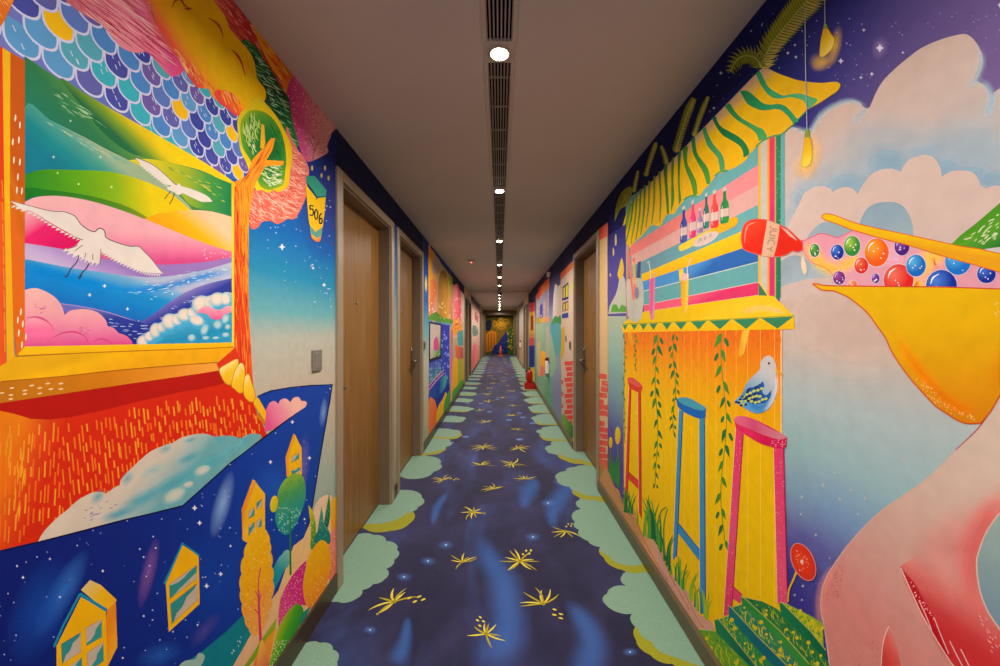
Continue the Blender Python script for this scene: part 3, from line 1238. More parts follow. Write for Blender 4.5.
A.dots("200,248 231,254 231,260 205,262", 20, .4, .8, 'f0c0cc')
A.build()
A = LA('painted_wave', 'lavender band')
A.poly("24,243* 50,247 66,250 100,258 148,264.5 200,262.5 232,257* 232,272* 200,276 120,285 24,270*", lin((90, 250), (80, 278), '9a78bc', 'b496cc', 'c8b8d8'), s=True)
A.build()
A = LA('painted_sea', 'blue sea with small waves')
A.poly("24,259* 50,264 70,268 100,272 130,276 160,277 200,271 232,262* 232,344* 24,348*", lin((120, 270), (112, 322), 'b4bcd0', '6aaed4@.14', '1590d0@.34', '0880cc@.65', '1c62bc'), s=True)
A.soft("20,268 50,274 80,282 120,290", 18, '0a86cc', .8)
A.soft("112,289 150,289 180,283 205,276 236,270", 13, '0a82ca', .9)
A.hatch("150,278 230,264 230,276 180,292 150,300 120,294", 60, (1, -.12), 2, 6, .8, ['cfe4f0', '8cc4e0'])
A.blobs([star(104, 286, 3.2), star(89, 295, 3), star(127, 309, 2.8), star(138, 322, 2.4), star(188, 282, 2), star(172, 294, 2)], 'dcecf4')
A.build()
A = LA('painted_wave', 'navy wave between the clouds')
A.poly("50,302* 66,304 80,306 104,311 130,319 141,321 156,312 172,300 190,290 210,283 232,278* 232,345* 40,347*", lin((180, 290), (188, 312), 'a48cc8', '6a64b4@.35', '2a3a9c@.7', '2a3a94'), s=True)
A.poly("50,303* 80,307 104,312 130,320 142,323 150,330 140,347 60,346*", lin((100, 308), (104, 345), '6a6cba', '2a3c98@.3', '1c2c8c'), s=True)
A.hatch("100,316 130,324 150,326 170,306 200,292 198,300 160,326 140,342 110,326", 60, (1, .1), 2.5, 6.5, .8, ['c0cce8', '7c8cd0'])
A.build()
A = LA('painted_cloud', 'pink cloud in the lower left of the framed picture')
A.poly("24,290* 33,288 42,290 54,297 61,306 64,315* 69,311 76,309.5 88,309.5 98,313 105,320 107,326* 113,328 118,333* 126,336 131,341 132.5,345* 24,348*", lin((70, 295), (70, 346), 'f0b4ac', 'eea4a8@.35', 'e87aa0@.75', 'e04c8c'), s=True)
for q in ("26,318 36,317 46,321 54,330", "52,338 62,333 74,332 84,336 88,344", "92,342 100,339 108,341 113,345"):
    A.line(q, (.6, 1.8, .5), 'd8447c')
A.poly("26,322 36,319 48,324 53,332 50,340 26,344", lin((36, 318), (38, 342), 'f0a8b0:.9', 'e86898:.6', 'e0508c:0'), s=True)
A.hatch("32,302 46,304 46,314 34,312", 12, (1, .3), 2, 4, .8, ['c85a88'])
A.hatch("76,326 92,328 90,336 80,334", 10, (1, .3), 2, 4, .8, ['c85a88'])
A.build()
A = LA('painted_cloud', 'cream and blue cloud in the lower right of the framed picture')
cb = "136,346* 140,339 146,335* 150,332 151,326 156,323 161,324* 163,318 168,314 174,314 178,315* 181,311 187,309 192,309* 193,303 197,298 203,296 208,297* 213,294 220,294* 226,292 232,293* 232,345*"
A.poly(cb, lin((190, 300), (196, 344), 'a8c4c8', '4aa8c4@.4', '1c90bc@.8', '2a98c0'), s=True)
for (x, y, rx, ry, r) in ((143, 342, 7, 7, 0), (150, 337, 6, 6, 0), (156, 331, 7, 8.5, 0), (162, 328, 6, 6, 0), (170, 322, 9, 9, 0), (178, 320, 7, 7, 0), (185, 315.5, 8.5, 7.5, 0), (193, 313, 7, 6, 0), (202, 305, 11, 10, 0), (211, 303, 8, 8, 0), (218, 300, 9, 8, 0), (226, 300, 6, 7, 0), (197, 321, 9, 6, 20)):
    A.poly(ell(x + 1, y + 2, rx * 1.25, ry * 1.25, r), rad((x + 1, y + 2), rx * 1.25, ry * 1.25, r, '58b0c8:.8', '48a8c8:.7@.7', '3aa4c8:0'))
    A.poly(ell(x, y, rx, ry, r), rad((x - 1, y - 1), rx * 1.0, ry * 1.0, r, 'f0dcc8', 'e8d4c0:.95@.55', 'c0ccc4:.6@.8', '8ab8c0:0'))
A.poly("196,312 206,306 218,310 226,306 232,306* 232,312* 226,314 220,319 212,319 206,314", lin((214, 306), (214, 320), 'f0a8b4', 'e8508c'), s=True)
for (x, y, rx, ry, r) in ((205, 331, 5, 8, 20), (192, 339, 5.5, 5, 0), (206, 339, 5, 3, 0), (218, 326, 6, 6, 30), (226, 320, 5, 7, 20), (216, 339, 5, 2.5, 0), (226, 336, 5, 3.5, 0), (228, 328, 4, 4, 0)):
    A.poly(ell(x, y, rx, ry, r), rad((x - 1, y - 1.5), rx, ry, r, 'c8d8d0', '9cc8d0@.5', '3aa0c0:0'))
A.build()

# --- the painted window frame
A = LA('painted_frame', 'yellow and orange picture frame round the hill landscape')
A.poly("-60,12 0,46.5 24,60.5 24,347 20,352 15,355 3,200 2,48 -60,15", lin((3, 200), (24, 200), 'e06a14', 'cc640c@.5', 'd4700e', 'c4580a'))
A.poly("1.5,47.5 9.5,52.5 9,200 13,350 14.5,358 6,362 3.5,200", lin((2, 200), (11, 200), 'f0b018', 'f4c010', 'eeb410'))
A.poly("-60,14 1.5,47.5 3.5,200 5.5,364 -60,390", lin((-3, 200), (4, 200), 'e8581a', 'dd3c10'))
A.lines([[(1 + i * .4, 180 + 22 * i), (2 + i * .3, 198 + 22 * i)] for i in range(8)], .8, 'f0a020')
A.poly("24,346.5 232,342.5 232.5,347 200,348.5 100,352 24,355 15,356.5", lin((100, 343), (100, 352), 'f2c618', 'f4b808'))
A.poly("13,357 100,352.5 232,347.5 234.5,349 220,362.5 200,363.5 120,370 60,376.5 0,381.5 -60,388 -60,372 0,366", lin((100, 352), (105, 374), 'e8ac10', 'f4b80a@.3', 'eea80a'))
A.line("15,356 100,352.2 200,348.6 233,347", 1.0, 'b8740c')
A.poly("-60,388 0,381.5 60,376.5 120,370 200,363.5 220,362 221,371 200,374 120,385.5 60,394.5 0,404 -60,414", lin((0, 392), (220, 368), 'c07410', 'd07c0a', 'ea9424', 'f0a440'))
A.line("0,381.5 60,376.5 120,370 200,363.5 220,362.5", 1.0, 'a85e0a')
A.poly("231,181 233.8,182 233.8,348 231.5,344", lin((231, 200), (234, 200), 'f4d040', 'f0bc10'))
A.blobs([ell(x, y, 2.6, .8, -8, 8) for (x, y) in ((11, 388), (24, 390.5), (31, 385.5), (39, 388), (47, 383.5), (50, 389), (60, 383.5), (60, 389), (10, 395), (24, 394), (39, 393.5), (10, 399), (1, 393))], 'f0d49c')
A.blobs([ell(x, y, .9, 3.8, 4, 8) for (x, y) in ((14.5, 118), (19, 125), (18, 140), (12, 142), (13, 160), (19, 162), (17, 177), (16, 190), (21, 191), (20, 312), (17, 320), (22, 324), (18, 333), (25, 337), (21, 345))], 'f4e0bc')
A.build()
A = LA('painted_corner', 'orange striped corner piece above the frame')
A.poly("-60,-60 14,-60 14,-2 4,20 0,26 -60,0", lin((0, 0), (14, 0), 'e2701c', 'ee8c2c'))
A.hatch("-10,-20 14,-10 12,0 2,22 -10,18", 40, (.5, .86), 6, 14, .8, ['f4b060', 'c8501a'])
A.build()

# --- birds
def teeth(A, pts, n, l, col):
    q = smooth(P(pts), False, 8)
    out = []
    m = len(q) - 1
    for i in range(n):
        t = i / n * m
        k = int(t); f = t - k
        a = (q[k][0] + (q[k + 1][0] - q[k][0]) * f, q[k][1] + (q[k + 1][1] - q[k][1]) * f)
        t2 = min((i + .95) / n * m, m - 1e-6)
        k = int(t2); f = t2 - k
        c = (q[k][0] + (q[k + 1][0] - q[k][0]) * f, q[k][1] + (q[k + 1][1] - q[k][1]) * f)
        dx, dy = c[0] - a[0], c[1] - a[1]
        L = math.hypot(dx, dy) or 1
        out.append([a, c, (c[0] + dx * .1 + dy / L * l, c[1] + dy * .1 - dx / L * l)])
    A.blobs(out, col)


A = LA('painted_bird', 'large white egret with spread wings and trailing legs')
big = "9,200.5* 16,202 26,205 38,208 50,211 62,211.5 70,214 75,217 80,224 88,230 94,231.5 98,228.5 102,229 104.5,233 105,237 112,241 128,246 138,246.5 144,252 150,258 157,267 163,273.5* 150,273 140,271 126,265 112,258 101,251* 99,264* 88,261 80,257 72,254 65,249* 74,246 80,240* 68,233 50,223 32,212 20,209*"
A.poly(big, lin((60, 205), (140, 270), 'e2d8ca', 'e2d8ca', 'e6dccd'), s=True)
teeth(A, "82,240 68,234 50,224 34,214 12,205", 17, 3.2, 'e2d8ca')
teeth(A, "160,274 150,273.5 140,271 126,265 112,258 101,251", 22, 3.0, 'e2d8ca')
teeth(A, "99,262 92,261 86,259 80,256 72,253 65,248", 9, 5.0, 'e2d8ca')
A.line("9,200.5 26,205 50,211 62,211.5 70,214 75,217 80,224 88,230 94,231.5 98,228.5 102,229 104.5,233 105,237 112,241 128,246 138,246.5 144,252 150,258 157,267 162,273", (.5, 1.1, .5), '5a4a48')
A.lines([[(66, 249), (73, 247), (77, 245)], [(74, 251), (78, 248), (82, 245)], [(84, 258), (85, 253)], [(92, 260), (92, 254)], [(99, 264), (100, 256), (100, 249)], [(82, 240), (74, 237)]], .8, '8a5a66')
big_bird = A.build()
A = LA('painted_legs', 'thin dark legs', big_bird)
A.lines(["78,255 76,262 70,269 66,277", "66,277 68,273", "88,263 86,268 81,273 78,279", "78,279 81,275", "66,277 64,276"], 1.1, '3a3540')
A.build()
A = LA('painted_bird', 'small white egret flying over the green hills')
sm = "134,157* 143,160.5 151,164 158,169 166,176 172,182 176,185 178,183 180.5,186* 186,187.5 191,189 202,193.5 208,197 212,201.5* 206,202 200,201.5 190,197 182,193* 178,195 173,192* 168,190 166,188* 171,186* 163,183 150,173 141,166*"
A.poly(sm, 'e6dccc', s=True)
teeth(A, "172,188 163,183 150,173 139,164", 14, 2.0, 'e6dccc')
A.line("134,157 143,160.5 151,164 158,169 166,176 172,182 176,185", .7, '6a5a58')
A.lines(["170,191 167,195 164,199", "174,193 172,199 169,204"], .8, '4a4438')
A.build()

# --- red striped wall under the frame
A = LA('painted_wall', 'red house wall streaked with orange strokes')
rw = "-60,412 0,403 60,394 120,385 200,373.5 221,370 234,372 250,398 262,424 268,438 262,444 200,480 130,518 40,541 0,551 -60,560"
A.poly(rw, lin((0, 470), (90, 470), 'ea7c0c', 'de4412@.28', 'd62a0a@.48', 'd4260a'))
A.poly("216,364 234,348 240,360 246,374 254,398 240,390 222,378", 'd83414')
A.poly("-60,412 0,403 60,394 120,385 200,373.5 221,370 228,378 222,384 200,389 180,392 140,401 100,411 70,417 50,419.5 30,419 14,414 0,411 -60,406", 'b41408', s=False)
st = [[], [], []]
RH = random.Random(3)
prw = P("-60,420 0,413 30,421 60,420 100,413 140,403 180,394 222,386 244,396 262,426 264,436 200,476 130,514 40,538 0,548 -60,556")
x = -12.0
while x < 266:
    y = 396 + RH.uniform(0, 14)
    while y < 560:
        l = RH.uniform(9, 22) * (1 - max(x, 0) / 520)
        xx = x + RH.uniform(-1.4, 1.4)
        dxs = (.10 if x > 60 else -.05) * l
        if inside((xx, y), prw) and inside((xx + dxs, y + l), prw):
            st[RH.randrange(3)].append([(xx, y), (xx + dxs, y + l)])
        y += l + RH.uniform(3, 12)
    x += 5.2 - 2.2 * max(x, 0) / 266
A.lines(st[0], 1.7, 'ec6a14', s=False)
A.lines(st[1], 1.5, 'ea7c1c', s=False)
A.lines(st[2], 1.7, 'ee9426', s=False)
A.hatch("-10,430 34,430 26,540 -10,545", 22, (-.06, 1), 12, 26, 1.8, ['f0a01c', 'ee9820'])
A.build()
A = LA('painted_shell', 'yellow curling eave at the foot of the trunk')
A.poly("254,398* 259,399 265,408 270,415 275,426* 272,431* 266,423 258,412 253,404*", lin((256, 398), (272, 428), 'f2b818', 'f0a40c'), s=True)
A.poly("256,412* 262,418 270,428 272,431* 264,425 257,418*", 'c87a10')
for q in ("226,364* 236,359 238,363 236,374 232,385* 226,384 221,377 219,369", "234,371* 240,363 244,367 244.5,380 243,391 239,393 234,389 231,385", "244,377* 248,374 251,382 255,395 253,402* 248,401 243,393"):
    c = P(q)
    A.poly(q, lin(c[0][:2], c[4][:2], 'f8e08c', 'f4c428@.35', 'f0b014'), s=True)
    A.outline(q, .7, 'c8820c', s=True)
A.build()

# --- night house below
A = LA('painted_night_sky', 'deep blue starry wall of the night house')
nv = "257,396 263,393 270,390.5 290,387 310,385 332.5,384 330,402 326,421 320,456 316,481 312,506 309,526 303,546 289,560 278,590 270,602 250,636 232,668 225,720 -80,760 -80,566 0,550 38,541 80,530.5 120,520 182,505 210,480 230,462 259,440 275,428 266,412"
A.poly(nv, lin((10, 600), (310, 450), '0a1c6c', '0c2880@.3', '103c9c@.65', '16409c'))
A.line("0,551 38,542 80,531.5 120,521 182,506 210,481 230,463 259,441 275,429 306,405", 1.6, '0a1038', s=False)
A.line("257,396.5 270,391 290,387.5 310,385.5 332,384.5 326,421 320,456 312,506 303,546 278,590 250,636", 1.2, '0c1240', s=False)
for (x, y, rx, ry, r, c, a) in ((62, 592, 14, 52, 30, '3a78c8', .85), (40, 610, 30, 60, 20, '1c4ca4', .8), (148, 572, 8, 38, 14, '8a5a9c', .8), (222, 504, 9, 36, 16, '8ab0dc', .85), (160, 655, 26, 14, -20, '2a62b4', .7), (214, 585, 60, 50, 0, '1c48a4', .55), (303, 465, 7, 32, 4, '7a6ab0', .75), (323, 412, 4, 16, 6, '7aa4d4', .8), (275, 487, 24, 28, 0, '2a62b8', .6), (205, 630, 24, 8, -50, '5a4a94', .6)):
    A.poly(ell(x, y, rx, ry, r), rad((x, y), rx, ry, r, c + ':%.2f' % a, c + ':%.2f@.45' % (a * .55), c + ':0'))
A.dots(nv, 190, .35, .85, 'b8c4e0')
A.blobs([star(x, y, r) for (x, y, r) in ((22, 577.5, 2.6), (49, 559, 2.2), (16, 566, 2), (102, 571, 2.4), (59, 597, 2.2), (139, 549, 1.8), (143, 557, 1.8), (155, 548, 1.8), (143, 616, 2), (194, 508, 4.2), (199, 523, 3.8), (292, 422, 3), (270, 462, 3.2), (309, 458, 3.2), (220, 574, 3.6), (206, 586, 4), (230, 546, 2.4), (197, 625, 2), (304, 519, 2), (122, 658, 2))], 'e4e6ee')
A.build()
A = LA('painted_cloud', 'pink cloud at the top of the night house')
A.poly("264,432* 266,409* 269,403 274,401 278,404* 280,400 285,398.5 290,402* 293,398 298,397 301,401* 304,401 306.5,403 305,407* 290,417 275,428*", lin((288, 398), (270, 428), 'eeb4a4', 'ea90a0@.4', 'e0508c'), s=True)
A.build()
A = LA('painted_cloud', 'large cream and teal cloud lying along the night house roof')
wc = "37,541.5* 42,533 48,526 56,518 66,510 76,501 85,495.5 92,492.5 100,492 106,493.5* 113,488 119,485* 120,480 125,474 132,467 140,459.5 149,452 158,447.5 166,444.5 172,443* 180,438 188,435.5* 196,434 206,434 214,437* 224,435.5 234,436.5 240,438.5* 246,435 253,433.5 260,434.5 261,438* 245,451 230,462* 210,480 182,505* 150,513 120,520 80,530.5*"
A.poly(wc, lin((120, 470), (150, 515), 'd4c4ac', 'cfc2ae@.35', 'a0b8b0@.7', '6aa8ac'), s=True)
for (x, y, rx, ry, r, c, a) in ((97, 497, 6, 10, 40, '3a94a4', .8), (127, 478, 6, 10, 40, '4a9cac', .7), (140, 500, 26, 9, -28, '3a9cac', .9), (168, 485, 30, 8, -30, '3a98a8', .85), (205, 466, 34, 8, -30, '4aa0ac', .8), (188, 458, 16, 5, -24, '3c98a8', .8), (118, 514, 20, 6, -18, '3a98b0', .9), (165, 449, 8, 5, -30, '4aa0b0', .7), (190, 440, 9, 3, -20, '4a9cb0', .8), (218, 440, 8, 4, 30, '58a4b0', .7), (245, 440, 6, 3, -30, '58a4b0', .7), (230, 450, 16, 5, -30, '5aa8b0', .7), (152, 470, 16, 5, -30, '7ab0b0', .7)):
    A.poly(ell(x, y, rx, ry, r), rad((x, y), rx, ry, r, c + ':%.2f' % a, c + ':%.2f@.5' % (a * .6), c + ':0'))
for (x, y, rx, ry, r) in ((172, 497, 16, 8, -32), (200, 472, 11, 6, -25), (186, 486, 8, 4, -20)):
    A.poly(ell(x, y, rx, ry, r), rad((x + 2, y - 2), rx, ry, r, 'd0ccb8', 'b8c4b4:.9@.55', '7ab0b0:0'))
A.hatch("80,512 112,498 118,504 84,524", 14, (1, -.4), 2, 5, .8, ['7a8cc0', '5a6a9c'])
A.build()


def house(label, shapes, panes, trim):
    A = LA('painted_house', label)
    for (q, c) in shapes: A.poly(q, c)
    for (q, w_) in trim: A.line(q, w_, '1788a8', s=False)
    o = A.build()
    for (q, side) in panes:
        B = LA('painted_window', None, o)
        B.poly(q, 'bfb09a')
        c = P(q)
        xs, ys = [p[0] for p in c], [p[1] for p in c]
        a, bb, cc, d = c
        f = lambda u, v: (a[0] * (1 - u) * (1 - v) + bb[0] * u * (1 - v) + cc[0] * u * v + d[0] * (1 - u) * v,
                          a[1] * (1 - u) * (1 - v) + bb[1] * u * (1 - v) + cc[1] * u * v + d[1] * (1 - u) * v)
        if side == 0:
            B.poly([f(0, .12), f(.3, .3), f(.55, .25), f(.75, .1), f(1, 0), f(1, .5), f(.6, .7), f(.35, .8), f(.1, 1), f(0, 1)], '2f8f84')
        elif side == 1:
            B.poly([f(0, 1), f(0, .85), f(.3, .8), f(.55, .62), f(.6, .4), f(.8, .25), f(1, .1), f(1, 1)], '2f9288')
        else:
            B.poly([f(0, 0), f(1, 0), f(.9, .2), f(.6, .3), f(.45, .6), f(.2, .7), f(.1, .95), f(0, 1)], '2f8a84')
        B.outline([p[:2] for p in c], .6, 'd08c10')
        B.build()


house('nearest yellow gabled house with a four pane window and orange side',
      [("80,590* 89,580 100,585 116,600 114,603 106,611", lin((84, 582), (112, 608), 'd8c078', 'ecb818', 'f0b010')),
       ("106,610 115,602 116.5,647 104,672 100,690 104,640", lin((104, 640), (116, 640), 'e88a10', 'f2a41c')),
       ("80,597 105,611 106,672 98,700 56,715 55.5,646", lin((80, 600), (80, 690), 'efb000', 'f2b610'))],
      [("60,644 80,632 80,652 61,664", 2), ("84.5,628 101,619 101,637 85.5,646", 1), ("62,671 81,657 81,680 62,694", 0), ("86,653 102.4,642 103,661 87,672", 1)],
      [("53,647 62,626 79,594", 2.4), ("79,594 106,610.5", 3.4)])
house('yellow gabled house with a two pane window beside the nearest one',
      [("182,545 198,556 199,604 168,632 165,584", lin((182, 545), (180, 630), 'eeae04', 'f2b60e'))],
      [("168.4,584 196,565 196,579 169,599", 0), ("169.4,604 196.4,583 197,600 171,624", 2)],
      [("163.5,584 182,543 199,556", 2.2)])
house('narrow yellow house with a paned window behind the yellow poplar',
      [("241,509 252,479 255,481 246,510 247,543 242,540", lin((241, 515), (249, 515), 'e88a14', 'f2b428')),
       ("255,482 264.5,494 264.5,530 247,543 246,510", 'f0b40e')],
      [("248,511 254,507 254,515.5 248,519", 1), ("256,502.5 261.4,498.5 261.4,506.5 256,510.5", 2), ("248,526 254,521 254,530 248,536", 0), ("256,521 261.2,517 261.2,526 256,529.5", 1)], [])
house('small yellow house highest on the night wall behind the round tree',
      [("285,457 293,433.5 296,436 288,458 288.5,479 286,476", 'ea9a18'), ("294.8,435.5 301,447.5 301.5,474 288.5,480 288,458", 'f0b60e')],
      [("291,456.5 298.6,452.5 298.6,458.5 291,463", 1), ("291,470 300,467 300,472 291,476", 0)], [])

# --- garden at the foot of the night house
A = LA('painted_ground', 'cream garden bank with a teal slope')
A.poly("252,606* 225,632 202,651 176,668 150,700 240,700 262,640 268,606", lin((215, 645), (262, 612), '0a7c88', '12868c'))
A.poly("178,668 184,661 194,659 198,653 204,656 200,666 190,676", '9cc0ac', s=True)
A.poly("293,546 303,538 309,524 318,500 340,520 340,720 220,720 232,667 250,635 262,624 270,601 278,590", lin((330, 520), (250, 660), 'e8c488', 'ecc07c', 'e8b884'))
A.hatch("226,660 244,642 240,634 232,650", 14, (.1, 1), 1, 3, 1, ['b0d8d0'])
A.build()
A = LA('painted_bush', 'teal bush behind the bank')
A.poly("271,573 273,568 278,558 281,555 284,551 288,550 290,556 289,564 283,572 278,582 273,591 270,592", lin((286, 552), (274, 590), '7ac0b0', '1f98a0', '148a98'), s=True)
A.build()
A = LA('painted_leaves', 'pale arch, yellow and coral leaves by the door')
A.poly("312,520 316,503 323,496 329,495 332,500 333,540 326,560 316,550", lin((322, 496), (322, 560), 'e8c8a4', 'ecc080'), s=True)
A.poly("330,502 334,497 340,495 340,540 331,536", lin((330, 500), (336, 535), 'f0b818', 'f29018'))
A.poly("325,548 329,536 334,528 340,526 340,580 332,584 327,575", lin((330, 530), (332, 582), 'ee8a80', 'f07c50'), s=True)
A.dots("328,540 336,530 336,575 330,578", 30, .4, .8, 'f4b49a')
A.build()
T = LA('painted_tree', 'round teal tree on a thin green stem')
T.poly("286,478 293,473.5 302,476 305,486 305,498 302,509 298,519 294,527 286,535 279,531 275,522 275,512 278,504 277,494 281,484", lin((292, 474), (288, 534), '8ab428', '4a9c54@.3', '2a9480@.6', '1c8c8a'), s=True)
T.dots("278,506 302,508 294,526 286,534 278,530", 90, .35, .75, '9cd4b4')
T.dots("284,478 304,480 303,500 280,502", 30, .4, .8, '3a8a50')
T.poly(ell(273.5, 504, 4, 8.5, 8), lin((271, 496), (276, 512), 'f0c818', 'b4b820'))
o = T.build()
A = LA('painted_trunk', 'green stem', o)
A.line("289.5,513 289.8,540 290,575", (1.2, 2.2), '2c7a34')
A.build()
A = LA('painted_leaves', 'spiky green and yellow agave leaves')
A.poly("308,505* 312,511 315,522 315.5,535 314,549* 310,548 310.5,530 309,516", lin((309, 506), (313, 548), 'e0c820', '7aa428', '3a8a3c'), s=True)
A.poly("321,506* 323,520 323,536 319,546 316,545 317.5,528", lin((320, 508), (319, 545), '4a9a7c', '147a80'), s=True)
A.poly("329,492* 329.8,514 327,530 323,541 319,542 323,525 326,508", lin((328, 494), (322, 540), '2a8a4c', '0e5a4c'), s=True)
A.poly("314,538 320,528 328,530 330,542 322,548 315,549", '1f7c70', s=True)
A.dots("309,510 315,520 315,545 310,545", 20, .35, .6, 'd8d860')
A.dots("320,515 329,505 326,538 318,542", 26, .35, .6, '6ac0a8')
A.build()
A = LA('painted_bush', 'magenta dotted bush')
mb = "306,560* 305,572 304,588 306,604 298,606 290,613 278,628* 278,612 281,596 289,580 297,569"
A.poly(mb, lin((304, 566), (282, 620), 'd02478', 'd42c7c', 'dc4a80'), s=True)
A.dots(mb, 120, .35, .7, 'f090b0')
A.build()
A = LA('painted_bush', 'orange yellow pineapple shaped bush')
A.poly("320,540.5 327,543.5 330,553 330.5,566 328,578 324,590 317,603 311,609 306,605 303,594 303,580 306,565 311,551", lin((318, 542), (313, 606), 'f0b404', 'f2a80c@.5', 'f48a24'), s=True)
A.dots("306,580 328,575 318,602 311,607", 30, .35, .7, 'f8d070')
A.build()
T = LA('painted_tree', 'tall yellow poplar with a pink trunk')
pp_ = "252,532* 254,529 259,527.5 264,529 267,533 269,542 270,552 271,566 272,580 271,598 268,612 265,623 259,633 253,636 248,629 244,618 241.5,604 240,590 241,574 243.5,556 247,543"
T.poly(pp_, lin((258, 530), (256, 634), 'efb408', 'f0ac10@.55', 'f2a030', 'f4a84c'), bump=.12)
T.dots(pp_, 90, .4, .9, 'f4cc58')
T.dots(pp_, 50, .4, .9, 'd8960c')
o = T.build()
A = LA('painted_trunk', 'pink trunk and branches', o)
A.lines(["260,567 258,580 257.5,592", "254.5,591 257.5,597 258.5,608", "260.5,594 258.5,602", "254,609 258,614"], 1.1, 'd8405c')
A.line("258,590 258.5,610 260,640 262,668 263,690", (1.6, 4), 'd8385c')
A.build()
A = LA('painted_leaves', 'green and orange leaves at the baseboard')
A.poly("276,618* 274,630 268,640 258,654 244,672* 240,672 252,654 262,638", lin((272, 622), (246, 668), '9ab020', '7aa41c'), s=True)
A.poly("276,627* 273,640 270,655 264,672 250,675* 256,655 265,640", lin((272, 630), (256, 670), 'f0a820', 'f07c3c'), s=True)
A.poly("258,650 262,640 268,660 268,680 256,680", lin((262, 640), (262, 676), 'f2c040', 'e8604c'), s=True)
A.build()
A = LA('painted_bush', 'bright green rounded bush at the baseboard')
gb = "296,603* 301,606 303,611 301,620 296,631 289,642 280,661 274,672 264,684 268,666 272,650 278,628 287,612"
A.poly(gb, lin((282, 620), (294, 640), 'a8bc14', '4ca820@.4', '1c8c34'), s=True)
A.dots("274,640 290,640 278,664 266,678", 70, .35, .8, 'd4e4a0')
A.poly("303,612 308,608 311,606 305,618 298,630 300,620", '1f8a78')
A.build()

# --- little lamp box with the room number
A = LA('painted_lamp', 'yellow hanging lamp box numbered 506')
A.poly("305,184 316,198.5 325.3,197 324,214 320.5,238 319,241.5 315.5,241.5 311,237 308,218", lin((310, 190), (318, 240), 'f0c000', 'eebc10@.75', 'e0a83c'))
A.poly("309,225 315,232 322,227 320.5,236 316,238 311,234", '5aa088')
A.poly("310.5,235 315.5,240 320,236 319,241.8 315.5,241.8 311,238", 'e8823c')
A.poly("306,176 314,176 326,190 325.5,197 316.5,197.5 305.8,182", lin((308, 176), (322, 196), '2a9478', '3a9c84'))
A.line("306,182 316.5,196.5 325.5,196.5", .8, '1a5a54', s=False)
A.line("316.5,197 316,200", .8, '1a5a54', s=False)
A.lines(["312.9,206.2 309.5,205.2", "309.5,205.2 309.5,209.6"], 1.35, '141218', s=False)
A.line("309.5,209.6 311.5,209 312.9,211.4 312.3,214.8 310.6,215.4 309.2,214.4", 1.35, '141218')
A.outline(ell(315.7, 214.4, 1.6, 4.8), 1.35, '141218')
A.line("321.6,213.6 319.6,214.8 318.7,219 319.4,223.2 321,223 321.7,220.2 320.6,218.2 319,219.4", 1.35, '141218')
A.build()

# ------------------------------------------------------------------ mural on the near right wall
SR = Surf('R', (Y0, 3.318, 0.03, H - .001))
M = Art(SR, 'mural', None)
M.poly([(Y0, .03), (3.33, .03), (3.33, H), (Y0, H)], lin((715, 75), (1000, 150), '121750', '161d60@.35', '322f7c@.55', '68548c@.8', '80669a'), wall=True)
M.dots("790,20 1000,10 1000,60 960,30 900,50 870,95 800,80", 60, .4, .9, '9a8cc0')
M.dots("700,110 770,10 800,30 790,70 700,130", 40, .4, .8, '8a90c8')
M.blobs([star(x, y, r) for (x, y, r) in ((742, 61, 4), (841, 61, 4.4), (872, 74, 3.4), (861, 77.5, 2.6), (788, 53, 2.6), (796, 57, 2.6), (864, 30, 2.8), (795, 45, 2), (721, 73, 2.8), (714, 108, 2.4), (751, 31, 1.6), (762, 25, 1.6), (1000, 5, 4), (903, 52.5, 2.2))], 'd8d4e0')
M.poly(ell(880, 48, 9, 13, 15), rad((880, 48), 9, 13, 15, 'd0c0d8:.9', '9a80b4:.5@.4', '8a70a8:0'))
M.blobs([star(880, 48, 6)], 'ece4ec')
# pale lower wash
low = "606,322 626,322 780,262 1100,200 1100,720 700,720 600,480"
M.poly("606,314 627,312 627,520 606,480", lin((616, 316), (616, 462), 'aab098', '8cb0a0@.3', '7a9aa0@.55', '5c5c98@.8', '5a4c90'))
M.poly("780,250 1100,190 1100,760 700,760 780,640", lin((880, 290), (866, 630), 'ccb0a0', 'c6b2a4@.18', 'b0bebc@.36', '9abaBC@.55', '7e9fc0@.7', '6464a4@.85', '4c4494'))
M.poly("782,570 830,560 836,640 782,640", lin((842, 560), (800, 600), '6a78a8:0', '4e4c94:.8', '403a88'))
M.poly(ell(790, 470, 40, 70), rad((790, 470), 40, 70, 0, '90aaa0:.5', '90aaa0:0'))
M.blobs([star(x, y, r) for (x, y, r) in ((837, 406, 2), (816, 412, 2.4), (860, 443, 2.4), (887, 446, 2.6), (904, 459, 3), (835, 473, 2.4), (869, 472, 2.8), (823, 485, 3), (851, 490, 2.8), (840, 499, 2.6), (865, 498, 2.8), (858, 514, 2.2), (802, 403, 2.6), (812, 399, 2), (828, 412, 1.8), (850, 450, 2.2), (802, 497, 2.4), (801, 514, 2.2), (816, 535, 2.4), (803, 586, 2.4), (795, 595, 2), (802, 600, 2), (830, 558, 1.6), (813, 367, 2), (818, 379, 1.6), (822, 392, 1.6))], 'c0bcb0')
M.dots("786,340 830,360 830,430 786,430", 40, .4, .9, 'b8bcae')
mural_right = tag(M.build(), 'painted mural on the near right wall with a juice bar, stools and a huge pelican', 'mural')


def RA(name, label=None, parent=None): return Art(SR, name, parent or mural_right, label)


